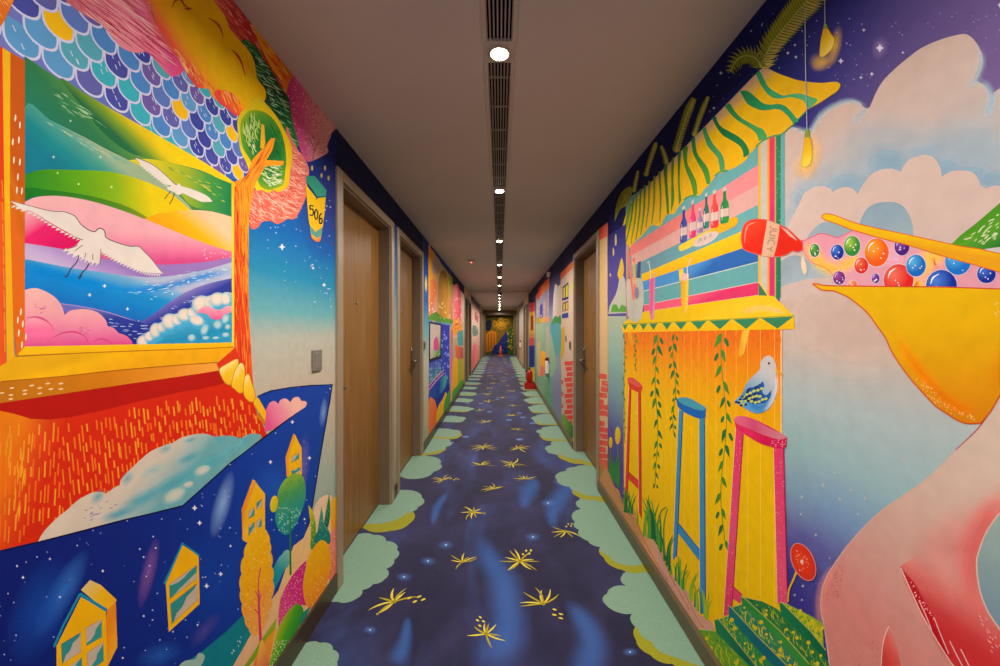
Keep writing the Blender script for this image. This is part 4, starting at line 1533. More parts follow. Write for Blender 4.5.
# --- clouds
A = RA('painted_cloud', 'towering cream cloud against the purple sky')
c1 = "780,134* 786,130 792,127* 797,128 804,131 812,129* 818,119 826,111 834,106 844,102 852,100.5 859,102 864,107 867,108.5* 870,107* 873,100 877,91 884,80 896,68 908,58 920,49 932,43 944,38.5 955,35.5 964,34 970,36 976,42 981,51 983,60 981,71 976,80* 981,83 986,86 990,92 992,96* 995,92 1002,88 1030,84 1100,90* 1100,290* 780,290*"
A.poly(c1, lin((900, 60), (905, 250), 'd6b8a8', 'ceb8ac@.35', 'aeb4b6@.7', 'a8b0b4'), s=True)
for pts, w_ in (("783,133 792,128 804,131 812,129 822,114 838,104 852,101 863,105 868,109", 9), ("977,44 982,60 979,72 974,82 966,88", 12), ("976,80 987,86 992,97 990,110 986,118", 12), ("868,108 860,116 852,124", 10), ("996,92 990,104 986,118", 10)):
    A.soft(pts, w_, 'a0b8c4', .75)
for (x, y, rx, ry, r, a) in ((880, 150, 70, 44, 0, .55), (960, 150, 60, 40, 0, .55), (830, 190, 50, 44, 0, .55), (888, 165, 34, 26, 0, .95), (846, 186, 34, 20, -10, .9), (812, 200, 26, 26, 0, .6), (948, 172, 26, 20, 30, .9), (975, 176, 26, 16, 10, .9), (994, 180, 20, 14, 0, .8), (925, 152, 26, 10, 0, .5), (800, 210, 20, 40, 0, .5)):
    A.poly(ell(x, y, rx, ry, r), rad((x, y), rx, ry, r, '84a6b8:%.2f' % a, '8aa8b8:%.2f@.5' % (a * .75), 'a8acb0:0'))
A.build()
A = RA('painted_cloud', 'second bank of cream clouds above the yellow beak')
c2 = "780,250* 786,232 794,214 800,203 804,194 812,188 822,186 830,188.5 833,192* 838,189 846,187 853,189 858,194* 861,188 866,181 872,174 880,170 890,168.5 897,170 901,172* 904,166 909,160 916,157 924,155 931,156 937,161 941,170 942,177* 946,174 953,171 962,170.5 972,172 978,178 981,186* 986,188 993,186 1000,186 1100,190* 1100,300* 780,300*"
A.poly(c2, lin((880, 170), (884, 290), 'd8bcae', 'd4b8ac@.5', 'ccb4aa'), s=True)
A.poly("859,226* 862,217 868,208 876,203.5 886,202 896,202.5 904,207 910,216 913,226 914,238* 880,234*", lin((886, 202), (886, 236), '8ca4b2', '98acb4'), s=True)
A.poly("806,240* 812,231 820,224 830,221.5 840,222 850,226 857,231 850,234 838,238*", '98acb4', s=True)
A.poly("780,262* 790,256 800,256 812,262 826,268 833,274 833,277* 820,278 806,279.5 792,283 780,287*", lin((790, 262), (800, 282), '98a4ac', 'a4b4ba'), s=True)
A.poly(ell(850, 320, 90, 62), rad((850, 320), 90, 62, 0, 'ccae9e', 'c8b0a2:.9@.45', 'bcb2a6:0'))
A.build()

# --- green wing, beak, balls and pink body of the pelican
pel = RA('painted_pelican', 'giant pelican with a yellow beak and a pink body')
body = "1100,250* 1000,396 992,410 982,423 970,437 956,450 942,464 928,478 914,489 900,498 890,505 880,512 868,524 856,536 845,548 836,562 830,570 825,582 822,595 821,607 822,618 825,630 828,648 830,666 834,700 840,800* 1100,900* 1100,760* 1020,660 1000,629 988,611 980,589 977,563 981,546 988,530 1000,513 1030,480 1100,420*"
pel.poly(body, lin((955, 440), (905, 660), 'd6bca8', 'd6b4a2@.25', 'd4a494@.55', 'd89488@.8', 'dc887c'), s=True)
pel.poly(ell(960, 545, 70, 42, -25), rad((960, 545), 70, 42, -25, 'cc6c68:.6', 'cc7470:.4@.5', 'cc8478:0'))
pel.soft("1030,478 998,508 982,532 974,560 976,590 990,622", 46, 'd25a58', .8)
pel.poly("900,567* 907,580 914,596 921,612 930,628 940,645 952,662 975,690 1010,740 1100,800* 1060,720 1000,631 988,612 980,590 977,566 976,550 950,545 925,552 910,560", lin((940, 564), (940, 628), 'd06460:0', 'd2504e:.6@.35', 'd23c3e:.95@.75', 'd03436'), s=True)
pel.poly("900,566* 905,572 914,582 925,602 935,620 948,655 968,690* 952,664 940,645 930,628 921,612 914,596 907,580", 'b81c28:.85')
pel.soft("902,570 914,590 926,612 940,640 955,668", 14, 'b81824', .8)
pel.poly("888,627* 884,642 882,660 881,690* 906,690* 900,660 896,643", lin((882, 650), (908, 644), 'd8443c', 'd8544a:.8@.4', 'd08070:0'), s=True)
pel.lines(["919,600 926,615 932,630", "934,617 942,637 949,654", "950,641 957,655 966,672", "961,649 968,663 972,672"], 1.1, 'f0b0a8')
pel.poly("1100,420* 1030,480 1000,513 988,530 981,546 977,563 980,589 988,611 1000,629 1020,660 1100,760*", lin((990, 525), (1000, 620), '9cb0a8', '8aa4a4@.5', '7c98a4'), s=True)
pel.line("889,626 884,640 882,656 881,676", 1.0, 'f0c8b8')
pel.line("901,568 910,588 921,612 930,628 940,645 955,668", 1.0, 'f0c4b4')
pel.dots("830,580 846,556 840,598 828,598", 70, .3, .6, 'c85048')
pel.dots("907,576 930,606 938,616 934,620 920,606", 26, .5, .9, 'f0a0a0')
pel.hatch("976,608 988,616 1004,652 990,654", 24, (.8, .9), 2.5, 5, 1.0, ['f0a8a4'])
pel.dots("838,640 880,640 880,666 860,666", 40, .3, .6, 'c86058')
pel.soft("822,640 820,606 824,584 838,562", 14, 'e09080', .6)
pel.line("1000,513 988,530 981,546 977,563 980,589 988,611 1000,629", 1.4, 'e0c0b0')
pel.line("1000,396 982,424 970,437 956,450", (1.4, .9), 'b83c4c')
pel.line("956,450 928,478 900,498 880,512 856,536 836,562 824,584 821,607 825,630 830,666", (.9, 1.3), 'dcb49c')
pelican = pel.build()

A = RA('painted_wing', 'green wing with pale dashes', pelican)
A.poly("950,246* 960,236 978,222 1000,203 1030,184 1100,150* 1100,270 1010,250 985,249.5", lin((975, 225), (990, 250), '4a9418', '5aa020@.4', '2c7a2c'), s=False)
A.poly("985,249* 1000,247 1060,250 1100,262 1000,254", 'ccc4bc')
A.hatch("962,240 1000,212 1000,240 984,246", 46, (.75, -.5), 3, 6.5, 1.3, ['c8d898', 'd8dcb0'])
A.build()
A = RA('painted_juice', 'pink and yellow juice pouring into the beak', pelican)
A.poly("800,241* 806,240 814,236 821,233.5 829,235 838,237.5 846,234 852,231 862,232 876,236 905,246 950,258 1000,272 1100,290* 1100,291 900,288 848,287.5 838,285* 834,279 832,274 826,268 818,265 810,261 805,254 800,250*", lin((850, 236), (860, 288), 'e898a8', 'e8a4ac@.5', 'e49aa8'), s=True)
for pts, w_, c in (("802,247 812,250 822,264 836,270 846,276", 16, 'f0c020'), ("838,268 852,262 860,256", 14, 'f0c030'), ("920,285 928,262 936,256 948,262", 22, 'f0c838'), ("968,288 980,262", 14, 'e8a080'), ("922,280 914,286 930,286", 14, 'f0c838'), ("880,262 890,256 905,262", 14, 'd8b0c8')):
    A.soft(pts, w_ * 1.4, c, .9)
A.line("800,240.5 806,240 814,236 821,233.5 829,235 838,237.5 846,234 852,231", .9, 'e85870')
A.line("804,252 810,261 818,265 826,268 832,274 835,281", .8, 'e07030')
A.build()


def ball(x, y, rx, ry, c0, c1, lb, clip_top=False):
    A = RA('painted_ball', lb, pelican)
    A.poly(ell(x, y, rx + .55, ry + .7), 'd8ccd8')
    A.poly(ell(x, y, rx, ry), rad((x - rx * .35, y - ry * .35), rx * 1.35, ry * 1.35, 0, c0, c1 + '@.75', c1))
    A.line([(x - rx * .7, y - ry * .1), (x - rx * .55, y - ry * .5), (x - rx * .15, y - ry * .75)], (.4, max(rx * .12, .7), .4), 'f0f0f0')
    A.dots(ell(x + rx * .1, y + ry * .2, rx * .55, ry * .55), 4, .5, .9, 'f0e4e4')
    A.build()


ball(815, 250.4, 4.8, 6.6, '6ab030', '1f7a30', 'small green ball nearest the bottle')
ball(837.6, 252.2, 6.4, 7.6, '3a78d8', '0c2a90', 'navy ball')
ball(852.4, 246, 8.2, 10.2, 'a0cc3c', '2a8a30', 'green ball')
ball(877, 252.4, 12.2, 14.2, 'f8a828', 'ee5c10', 'large orange ball')
ball(861.6, 265.6, 7, 8.2, 'f07848', 'e02c1c', 'small red ball')
ball(839.4, 278, 6, 6.8, 'b04ca0', '6a1c78', 'purple ball')
ball(876, 278.4, 4, 4.8, '9a4cb0', '5a1c88', 'tiny purple ball')
ball(853, 284.5, 4.4, 4, 'f8a060', 'ee6a30', 'orange ball half hidden by the lower beak')
ball(899, 280, 15, 16, 'f27058', 'de1c1c', 'large red ball')
ball(916.4, 265.6, 9.8, 11, '58b8e8', '1468c0', 'light blue ball')
ball(902.4, 246.5, 7.6, 9, '8a4ca8', '4a1478', 'purple ball under the upper beak')
ball(958.5, 261, 13, 14, '58b8e8', '1470c8', 'sky blue ball under the upper beak')
ball(942, 286, 15.6, 16.2, '4880d8', '0a2c98', 'large blue ball on the lower beak')
ball(987, 274, 9.4, 9.2, '4070d0', '0a2890', 'navy ball at the right edge')

A = RA('painted_beak', 'yellow upper beak', pelican)
ub = "822,217* 824,214.5 828,213.8 834,215 842,218 856,223 876,228 900,233 930,239.5 960,246 980,249 1000,253.5 1100,272* 1100,300* 1000,272 976,265 958,260 940,255 908,245 880,238 865,233.5 850,229 838,224 826,220"
A.poly(ub, lin((880, 228), (876, 240), 'f2be04', 'f0b808@.5', 'e8a010'), s=True)
A.outline(ub, 1.0, 'e0640c', s=True)
A.build()
A = RA('painted_beak', 'yellow orange beak pouch', pelican)
lb_ = "813,283.6* 818,284 826,285.5 845,286 860,286.2 900,286.7 940,287 1000,289 1100,292* 1100,330* 1040,346 1000,396* 992,410 982,423* 970,423.6 962,422 954,418 945,412 936,406 924,393.5 912,380 904,369.5 896,358 891,349 886,338 879,328 868,313 859,305 850,298 842,294 834,291 826,290.5 820,289"
A.poly(lb_, lin((920, 300), (935, 425), 'e8b400', 'e4aa00@.35', 'e09404@.7', 'd87a04'), s=True)
A.soft("893,330 914,362 938,391 960,408 980,413", 18, 'd86c08', .6)
A.soft("1002,396 1020,360 1040,330", 60, 'c87404', .6)
A.outline(lb_, 1.3, 'd04c1c', s=True)
A.dots("908,374 924,380 948,404 974,416 976,421 954,416 934,402", 80, .4, .9, 'f0b860')
A.dots("996,300 1000,300 1000,320 994,316", 8, .5, .9, 'f0d080')
A.build()

# --- juice bar
bar = RA('painted_bar', 'juice bar stall with striped back wall and yellow counter')
zz = lambda p: p
bar.poly("626,200 700,150 785,110 785,236 757,250 640,300 630,318 626,318", '6aa8a8')


def band(x0, yt0, yb0, x1, yt1, yb1, c):
    bar.poly([(x0, yt0), (x1, yt1), (x1, yb1), (x0, yb0)], c)


band(630, 246.5, 256.5, 760, 164, 184, lin((690, 200), (700, 228), 'e87c74', 'f08c8c'))
band(632, 255.5, 266, 760, 184, 204.5, 'dca49a')
band(636, 265, 277, 760, 204, 224, lin((650, 262), (740, 220), '6a94a0', '68a8a8'))
band(642, 274.2, 281.8, 760, 223.5, 242.5, lin((650, 270), (650, 280), 'f2c010', 'eeb008'))
band(642.5, 281.6, 291, 760, 242.5, 261.3, lin((700, 262), (702, 274), '4a90c8', '2a64ac'))
bar.line("643,291.4 760,261.6", .9, 'd4d4c0', s=False)
band(643.5, 291.6, 305, 760, 262, 281.5, '64a4a4')
bar.line("644,305.2 760,281.8", .9, 'e0b8b0', s=False)
band(644, 305.4, 311.8, 760, 282.2, 294.8, lin((700, 294), (701, 304), 'ee5a74', 'dc3464'))
bar.line("644,311.8 760,295", .8, 'e8a0a8', s=False)
# posts
for (x0, x1, y0_, y1_, c) in ((758.6, 761.2, 120, 296, 'eeac30'), (761.2, 767.6, 118, 296, 'c4c0b4'), (767.6, 769.8, 118, 296, 'eea020'), (769.8, 775, 118, 296, lin((770, 200), (775, 200), 'e8385c', 'd8306c')), (775, 776.4, 118, 300, 'c8a060'), (776.4, 781, 118, 298, lin((776.5, 200), (781, 200), '2a8458', '1f7a50'))):
    bar.poly([(x0, y0_), (x1, y0_), (x1, y1_), (x0, y1_)], c)
bar.poly("758.8,282 768,295.6 759,296.2", '3c7c58')
bar.line("759,281.5 768.5,295.4", 1.4, 'f0c040', s=False)
bar.dots("777,140 781,140 781,290 777,290", 30, .3, .5, 'a0d0b0')
bar.poly("626,244 630.5,242 631,318 626,319", lin((626, 280), (631, 280), 'c0988c', 'a07c74@.6', '5a4a50'))
# counter and fascia
bar.poly("623.5,323.5 628.5,318.5 644,311.8 757,295.3 774,296 794,315.5 794.5,317", lin((700, 303), (702, 320), 'e8bc08', 'eebc04@.5', 'f2c420'))
bar.soft("740,312 765,308 788,314", 9, 'e8b878', .7)
bar.poly("622,324.3 794.3,315.8 795.3,329.2 622.6,332.4", lin((700, 320), (700, 331), 'f2c008', 'f0b808'))
bar.line("622,324.3 700,320.6 794.3,315.8", 1.0, 'a8a020', s=False)
tri = [(622.5, 628), (631, 637.7), (640, 647.5), (649.4, 658), (662.4, 672), (675, 687.5), (691, 707), (709.5, 731), (733.5, 759.5), (761.5, 794)]
ty = lambda x: 324.3 + (x - 622) * (315.8 - 324.3) / 172.3
for (a, c) in tri:
    m_ = (a + c) / 2
    bar.poly([(a, ty(a) + .7), (c, ty(c) + .7), (m_, 330.2 - (m_ - 622) * .010)], lin((m_, 318), (m_, 330), '3a8458', '2a8458'))
# front boards
bar.poly("624,332.4 782.6,329.6 782.6,720 624,570", lin((740, 332), (740, 500), 'e86c10', 'ec7c10@.12', 'f0a404@.38', 'f2bc00@.65', 'f4c400'))
D0, D1 = SR.to2(782, 330)[0], SR.to2(624, 330)[0]
seams, grain = [], []
d = D0 + .03
while d < D1:
    seams.append([(d, .05), (d, 1.345)])
    d += .0655
bar.lines(seams, .0024, 'f0c860:.7', s=False, wall=True)
bar.line("781.6,330 781.6,610", 1.4, 'f0c890', s=False)
bar.hatch("626,334 782,330 782,350 626,346", 160, (.05, 1), 3, 9, .8, ['d85c14', 'e07820'])
bar_o = bar.build()
for q in ("742.5,330.5 750,330.2 744.2,353.5 741,357 738.2,354.5", "627.6,332.4 631.4,332.4 633.5,343.5 632,346 630.6,344"):
    A = RA('painted_bracket', 'yellow bracket', bar_o)
    A.poly(q, lin((738, 345), (747, 345), 'e89c10', 'f2c040'))
    A.build()

# --- awning
aw = "760,70* 766,67* 780,74 800,80.5 820,82.8 834,81.8 839,82.5 841,86 838,91 830,96.5 820,103 808,109.5* 800,118 793,125 782,134.5* 772,137 762,142 750,154* 746,160 738,166 728,170.5 720,173.5* 716,176 710,184 704,190* 700,195 690,197 684,201 678,208* 674,214 668,214.5 664,219* 660,226 652,225 647,230* 642,236 634,243 630,248* 626,243 622,249 617,251.5* 620,238 624,222 627,212 630,204*"
aw_o = RA('painted_awning', 'yellow awning with wavy green stripes')
aw_o.poly(aw, lin((740, 92.3), (740, 132), 'd0ac80', 'd8b070@.16', 'f0bc10@.4', 'f2c008@.75', 'eeb40c'), s=True)
S_ = ["756,73.6* 760,70.4* 765,80 769,87 777,92.5 784,95.5 792,94 800,93.5 806,95 812,97 818,100 810,108 806,104 804,101 798,98.5 790,97.2 782,98.5 774,98 768,94 762,86",
      "740,91* 745,90.5 750,92 757,98 764,103.5 772,104.5 780,104 787,107 792,112 796,117 799,121 794,124* 790,118 786,114 782,110.5 776,109 769,110 762,110.3 755,108 748,104 744,98",
      "725,106* 730,103.5 735,111 742,118 749,122 757,126.5 763,129 766,133 767,138 759,141* 758,137 756,133 750,128 738,120.5 731,114",
      "712,118* 716,116.5 718,121.5 722,127 730,131.5 738,136 744,141 748,147 749.5,154 744,157.5* 743,151 740,146 733,141 724,136 718,129",
      "702.5,129.5* 706,127 708,133 712,141.5 717,148 722,154 724.5,161 725,170 721,172.5* 719.5,165 718,158 713,152 708,146 705,138",
      "691.5,139.5* 695,137 696,145 698,154 703,161 708,168 710,175 710.5,183 707,184* 704,174 700,166 696,159 693,152",
      "682.6,149* 688,146 687.5,155 688,164 692,172 696,180 697.5,188 697,194.5 693.6,196.5* 692.5,188 690,180 687,172.5 685,166",
      "678,154* 681.2,151.5 680.6,165 680,180 680.5,190 681.5,200 679,205* 678.2,180",
      "671.6,160* 674.2,158 673.8,180 674.4,200 671.2,212.5* 671.5,185",
      "663.6,167.5* 667.2,164.5 667.6,180 669.4,211 667.2,214* 665.4,190"]
aw_o.poly(S_[0], lin((757, 73), (812, 100), '2f9a60', '3fa868@.5', '5ab070'), s=True)
for q, c in zip(S_[1:], (('1f8a50', '2f9c60'), ('2a8c48', '4aa458'), ('0f7440', '1f7c40'), ('3a9a58', '4fa060'), ('1f8040', '4a9434'), ('3a8c30', '5a9428'), ('2f8030', '4a8c24'), ('4a8a30', '4a8c24'), ('3a7c30', '4a8420'))):
    p_ = P(q)
    aw_o.poly(q, lin(p_[0][:2], p_[len(p_) // 2][:2], *c), s=True)
for k, (x0, y0_, x1, y1_) in enumerate(((659.5, 171.5, 660, 222), (654.5, 176, 652, 224), (649.5, 181, 646, 228), (645, 185, 641, 235), (641, 189, 636, 240), (637.2, 193, 631, 244), (633.8, 198, 626, 243), (631, 203, 621.5, 245), (629.4, 206, 618.8, 249))):
    aw_o.line([(x0, y0_), ((x0 + x1) / 2 + 1.2, (y0_ + y1_) / 2), (x1, y1_)], (2.2, 1.8, 1.0), ['5a8c28', '6a9424', '7a9a24'][k % 3])
aw_o.line("808,109.5 820,103 830,96.5 838,91 841,86", .8, '7a7a3c')
aw_o.line("808,109.5 800,118 793,125 782,134.5", 1.3, '3f8c5c')
aw_o.lines(["782,134.5 772,136.5 762,141.5 756,147", "728,170.5 720,172 715,176", "697,196 690,196 684,200"], 1.6, '4f9a50')
aw_o.build()

# --- bottles on the back shelf
A = RA('painted_shelf', 'yellow shelf tray with an oval name plate')
A.poly("679,246 684,243 734,216.5 738,217.5 738.6,222 735,226.5 682,251.3 679.6,250.5", lin((705, 232), (707, 240), 'f4c838', 'eea810'), s=False)
A.poly(ell(706, 239, 14.2, 5.0, -27), 'd8bcb0')
A.lines(["698.5,242.6 701,238.2", "701,238.2 702,241.4", "704.6,240.4 705.4,236.4 707,236.8 706,239.4", "709.8,238 710.8,234 712.6,236.6"], .6, '7a7a80', s=False)
A.build()


def bottle(x, y0_, y1_, w_, c, c2, lb):
    h = y1_ - y0_
    A = RA('painted_bottle', lb)
    hw = w_ / 2
    A.poly([(x - hw * .35, y0_ + h * .05, 1), (x + hw * .35, y0_, 1), (x + hw * .4, y0_ + h * .28), (x + hw * .95, y0_ + h * .45), (x + hw, y1_ - h * .12), (x + hw * .7, y1_ - h * .03, 1), (x - hw * .75, y1_, 1), (x - hw, y1_ - h * .06), (x - hw * .95, y0_ + h * .52), (x - hw * .4, y0_ + h * .34)],
           lin((x - hw, y0_ + h / 2), (x + hw, y0_ + h / 2), c, c2), s=True)
    A.poly([(x - hw * .96, y0_ + h * .60), (x + hw * .96, y0_ + h * .55), (x + hw * .96, y0_ + h * .77), (x - hw * .96, y0_ + h * .82)], 'd4b8ac')
    A.poly([(x - hw * .4, y0_ + h * .02), (x + hw * .42, y0_ - h * .02), (x + hw * .42, y0_ + h * .08), (x - hw * .4, y0_ + h * .12)], 'c8c0b8')
    A.line([(x - hw * .55, y0_ + h * .5), (x - hw * .6, y1_ - h * .1)], .5, 'e8d8d8', s=False)
    A.build()


bottle(684, 206, 243, 7, '2a2c80', '4a5aa8', 'navy bottle')
bottle(693, 200, 238.5, 6.6, 'e84c7c', 'd83068', 'pink bottle')
bottle(700.2, 208, 233, 6, 'a888b0', '8a6c9c', 'mauve bottle')
bottle(706.6, 193, 229, 6, '1f5058', '3a8070', 'dark teal bottle')
bottle(714.8, 190, 228.5, 8, 'e85a4c', 'e03434', 'red bottle')
bottle(725, 187.5, 224, 8.6, '1f7a3c', '2f9044', 'green bottle')

# --- juice bottle
A = RA('painted_bottle', 'big red juice bottle tipped towards the beak')
jb = "741.4,240* 742,233 744,226 748,221.5 756,219 768,220 778,224 786,227.5 791,231 796,236 803,242* 803.4,250* 798,252 793,251 787,254.5 780,256.4 772,257 764,256 752,252.5 744,249"
A.poly(jb, lin((760, 222), (766, 256), 'ea3c1c', 'e4280c@.4', 'e02208'), s=True)
A.outline(jb, .9, 'd06a60', s=True)
A.line("745,243 746,232 749,225 757,222", (.5, 1.6, .5), 'f08a74')
A.poly("781,226.5* 788,230 794,236 798,241* 790,236", 'f0a898')
A.poly("767.6,220* 780,224.6* 779.6,232 777.6,244 774.2,257* 762,255.8* 763.4,246 765,236 766.6,228*", lin((765, 240), (778, 240), 'dcb090', 'd8aa86'), s=True)
# the letters, running down the label
for q in ("777.4,229.4 772.4,228.6 771,227.6 771.2,225.8", "777,231.4 772.4,230.8 770.8,232 770.8,234 772,235.4 776.4,236", "775.8,238.4 769.8,237.8",
          "774.2,245 775,243 774.2,241 772,240 769.8,240.4 768.4,242.2 768.6,244.4"):
    A.line(q, .9, 'a8745c', n=3)
for q in ("773.4,246.6 770.6,249 767.4,248.8", "770.6,249 772.8,251.8"):
    A.line(q, .9, 'a8745c', s=False)
A.build()
A = RA('painted_drop', 'pale juice drop under the bottle')
A.poly("803,254* 806,262 807.5,270 805.5,275 802.5,270 801.5,262", 'e8d0b0', s=True)
A.build()

# --- glasses on the counter
A = RA('painted_glass', 'white round glass with pink sticks on the counter')
A.poly("626.6,283 631,279 640,278 643,283 644,300 642,316 638,321.5 632,321 628,314", lin((628, 290), (643, 305), 'c8b4a4', 'b4b0a0@.5', 'c0bcae'), s=True)
A.lines(["629.5,252 631,275 634,300", "634,258 634.5,280 635.5,296"], 2.0, 'e87060')
A.line("634,262 635,284", 1.6, 'ecb030')
A.poly("638,262 641,261 640.6,278 636.6,278", '4a4a70')
A.poly(ell(637, 293, 2.4, 6), '8a7c90')
A.build()
A = RA('painted_glass', 'tall glass of pink drink with a straw')
A.poly("649.6,279 655.4,277.5 654.8,309 653.6,319 651,319.5 649.4,309", lin((650, 290), (655, 290), 'd870a0', 'e84c84@.5', 'd090b0'))
A.line("647,263 649,261 650.5,270 651,279", .8, 'e0dcd0', s=False)
A.line("652,278 656,272", .8, 'e0a8a0', s=False)
A.dots("650,311 654,311 654,318 650,318", 12, .3, .6, 'c0d0c8')
A.build()
A = RA('painted_glass', 'tall glass of yellow drink with a straw')
A.poly("681,276 689,273.6 688.6,300 687,312.5 684,313.5 681.6,302", lin((681, 290), (689, 290), 'e89c1c', 'f0b410@.5', 'f0c860'))
A.poly("679,270 684,268.6 683.6,280 680,281", 'f0cc30')
A.poly(ell(684.6, 277, 3.4, 4), 'e8b4a0')
A.line("688,279 687.6,268 691.5,258", .9, 'e8d8c0', s=False)
A.build()

# --- left end: brick gate post, tulips, pale mound
A = RA('painted_brick_post', 'cream post with red bricks beside the door')
A.poly("596,235 608,226 608,500 596,485", lin((602, 240), (602, 480), 'd8b078', 'd4b07c@.6', 'd0b088'))
A.poly("596,231 608,222.6 608,236 596,242.5", lin((600, 230), (606, 236), 'e05838', 'e8684c'))
bk = []
for i, (y, a, c) in enumerate(((373, 597, 607), (380, 602, 608), (386, 601, 608), (392, 597, 607), (398.5, 597, 604), (404, 597, 608), (410, 598, 608), (420, 597, 605), (426.5, 597, 608), (433, 600, 608), (439.5, 597, 608), (446, 597, 606), (452.5, 597, 608), (459, 598, 608), (464.5, 597, 606))):
    bk.append([(a, y), (c, y + 1.3), (c, y + 6.6), (a, y + 5.3)])
A.blobs(bk, 'e05848')
A.dots("597,374 608,374 608,470 597,470", 50, .4, .8, 'e88070')
A.poly("596,462 602,458 608,466 608,496 596,484", lin((602, 460), (602, 486), 'e86c40', '4aa044'))
A.build()
A = RA('painted_mound', 'pale hill with yellow flame against the purple sky')
A.poly("607.6,236 626,224 626.5,316 607.8,316", lin((616, 230), (616, 312), '2c2c70', '4a4088@.4', '5c4c90'))
A.poly("608.4,314* 610,306 613,300 616,294 618.4,286 619.6,279 622,275 624.6,278 626,286 626.4,313*", lin((616, 282), (618, 314), 'bcb4a0', 'b4b49c'), s=True)
A.poly("611,312* 613,305 617,305 619,309 622,305 626,307 626.4,312*", '5a9a38', s=True)
A.poly("617.6,275* 619,268 622,258 624,266 623.6,274 620,280", 'd8b030', s=True)
A.blobs([ell(613.6, 252, .8, 4.5), ell(610.6, 275, .7, 2), ell(616, 240, 1, 6)], 'c8b070')
A.build()
A = RA('painted_tulip', 'yellow tulips in grass by the brick post')
A.poly(ell(610.8, 442.5, 1.9, 5.6), lin((610, 437), (611, 448), 'e8d020', 'd8a820'))
A.poly(ell(618, 435.6, 2.8, 9), lin((616, 427), (619, 444), 'eed020', 'd8a820'))
A.lines(["610.6,448 610.8,460 611,475", "618.2,445 618.6,465 619,486"], .8, '6a8a40')
A.lines([[(609 + i * 1.3, 476 + i * 1.5), (609.5 + i * 1.25, 464), (608.5 + i * 1.6, 452 + (i % 3) * 5)] for i in range(9)], (1.5, 1.0, .3), '3a8a44')
A.build()

# --- hanging vines
for k, (x, y0_, y1_, sx_, n, s_) in enumerate(((624.6, 334, 440, .8, 16, 3), (635.6, 334, 368, .8, 8, 3.2), (656.8, 334, 483, 2.2, 15, 7.6), (674.6, 334, 432, 2.4, 12, 6.6), (724, 333, 540, 4.6, 14, 11))):
    A = RA('painted_vine', 'hanging green vine on the boards')
    RV = random.Random(40 + k)
    lv, lv2, stem = [], [], []
    for i in range(n):
        t = i / (n - 1)
        y = y0_ + (y1_ - y0_) * t
        xx = x + math.sin(t * 9 + k) * sx_ * .6
        stem.append((xx, y))
        s = 1 if i % 2 else -1
        l = s_ * RV.uniform(.75, 1.15) * (1 - .35 * t)
        (lv if RV.random() < .6 else lv2).append(smooth([(xx, y, 1), (xx + s * l * .42, y + l * .35), (xx + s * l * RV.uniform(.5, .8), y + l * 1.55, 1), (xx + s * l * .08, y + l * .8)], True, 3))
        if k > 1 and RV.random() < .5:
            lv2.append(ell(xx - s * l * .5, y + l * .9, l * .16 + .3, l * .5, s * 20, 8))
    A.line(stem, .6, '6a8c30')
    A.blobs(lv, '4a8c2c')
    A.blobs(lv2, '2c7438')
    A.build()


# --- stools
def stool(lb, seat_top, seat_side, legs, bar_, c_top, c_side, c_leg, c_edge, dots=None):
    A = RA('painted_stool', lb)
    A.poly(bar_, c_leg)
    A.line([P(bar_)[0], P(bar_)[1]], .8, c_edge, s=False)
    o = A.build()
    for q in legs:
        B = RA('painted_leg', None, o)
        B.poly(q, c_leg)
        p_ = P(q)
        B.line([p_[1], p_[2]], .9, c_edge, s=False)
        B.line([p_[0], p_[3]], .5, 'f0c8b0:.7', s=False)
        if dots: B.dots(q, 60, .25, .5, dots)
        B.build()
    B = RA('painted_seat', None, o)
    B.poly(seat_side, c_side, s=True)
    B.poly(seat_top, c_top, s=True)
    if dots: B.dots("770,440 787,440 787,447 770,446", 26, .3, .55, dots)
    B.build()
    return o


stool('red stool farthest along the bar', "628,378.4 633,377.6 642,384.6 641.6,387 636,386 629,382", "627.6,379* 633,378 642.4,385 641.6,391.5* 638,392 629.6,388*",
      ["629,388 631.2,389 627.6,500 624.8,500", "638,391 640.8,391.4 641.6,518 639,512"], "626.8,470 640,482.4 640.4,491 626.6,477", 'e05a48', 'd8402c', 'e0482c', 'b83020')
stool('blue stool in the middle of the bar', "678,400 681,397.4 688,397.8 697,402 704,406 706,409 702,410.6 694,408.6 684,404.6", "676.8,399* 682,397.4 690,398.4 700,403.6 706.4,408* 706,417* 702,418.6 698,418 691,415.4 685,412.4 680,408.6 677.6,405.6*",
      ["679.2,409 683.2,411.4 677,556 673,560", "699.4,417 704.8,417.4 706,614 700.4,613"], "677.8,522 701,551 701,562.6 677,531", '4a9cb0', '1c68b4', lin((690, 440), (696, 600), '3a94b0', '4490bc@.6', '2c88c8'), '1c4c98')
stool('pink stool nearest the pelican', "735,419.6 738,416.4 746,416.6 758,421.4 770,428 784,434.6 787,437.6 780,439.4 766,435.6 750,429 738,424", "734.4,419* 739,416 748,417 760,421.6 774,428.6 786,436 787.4,438* 786.8,446.6* 783,448.6 774,447.6 760,443 748,436 736.6,428.6*",
      ["736.4,428 743.8,433.6 732,613 724,616", "774.2,447 784.2,447.6 788.2,604 778,603"], "732,584.6 742.4,594.4 741,604 730,596", lin((740, 418), (780, 438), 'e86884', 'd84c78@.4', 'd8808c'), lin((750, 428), (760, 446), 'e82c5c', 'd81850'), lin((740, 450), (735, 610), 'e83c6c', 'ec5478@.5', 'e8406c'), 'b81444', 'f4b0c0')

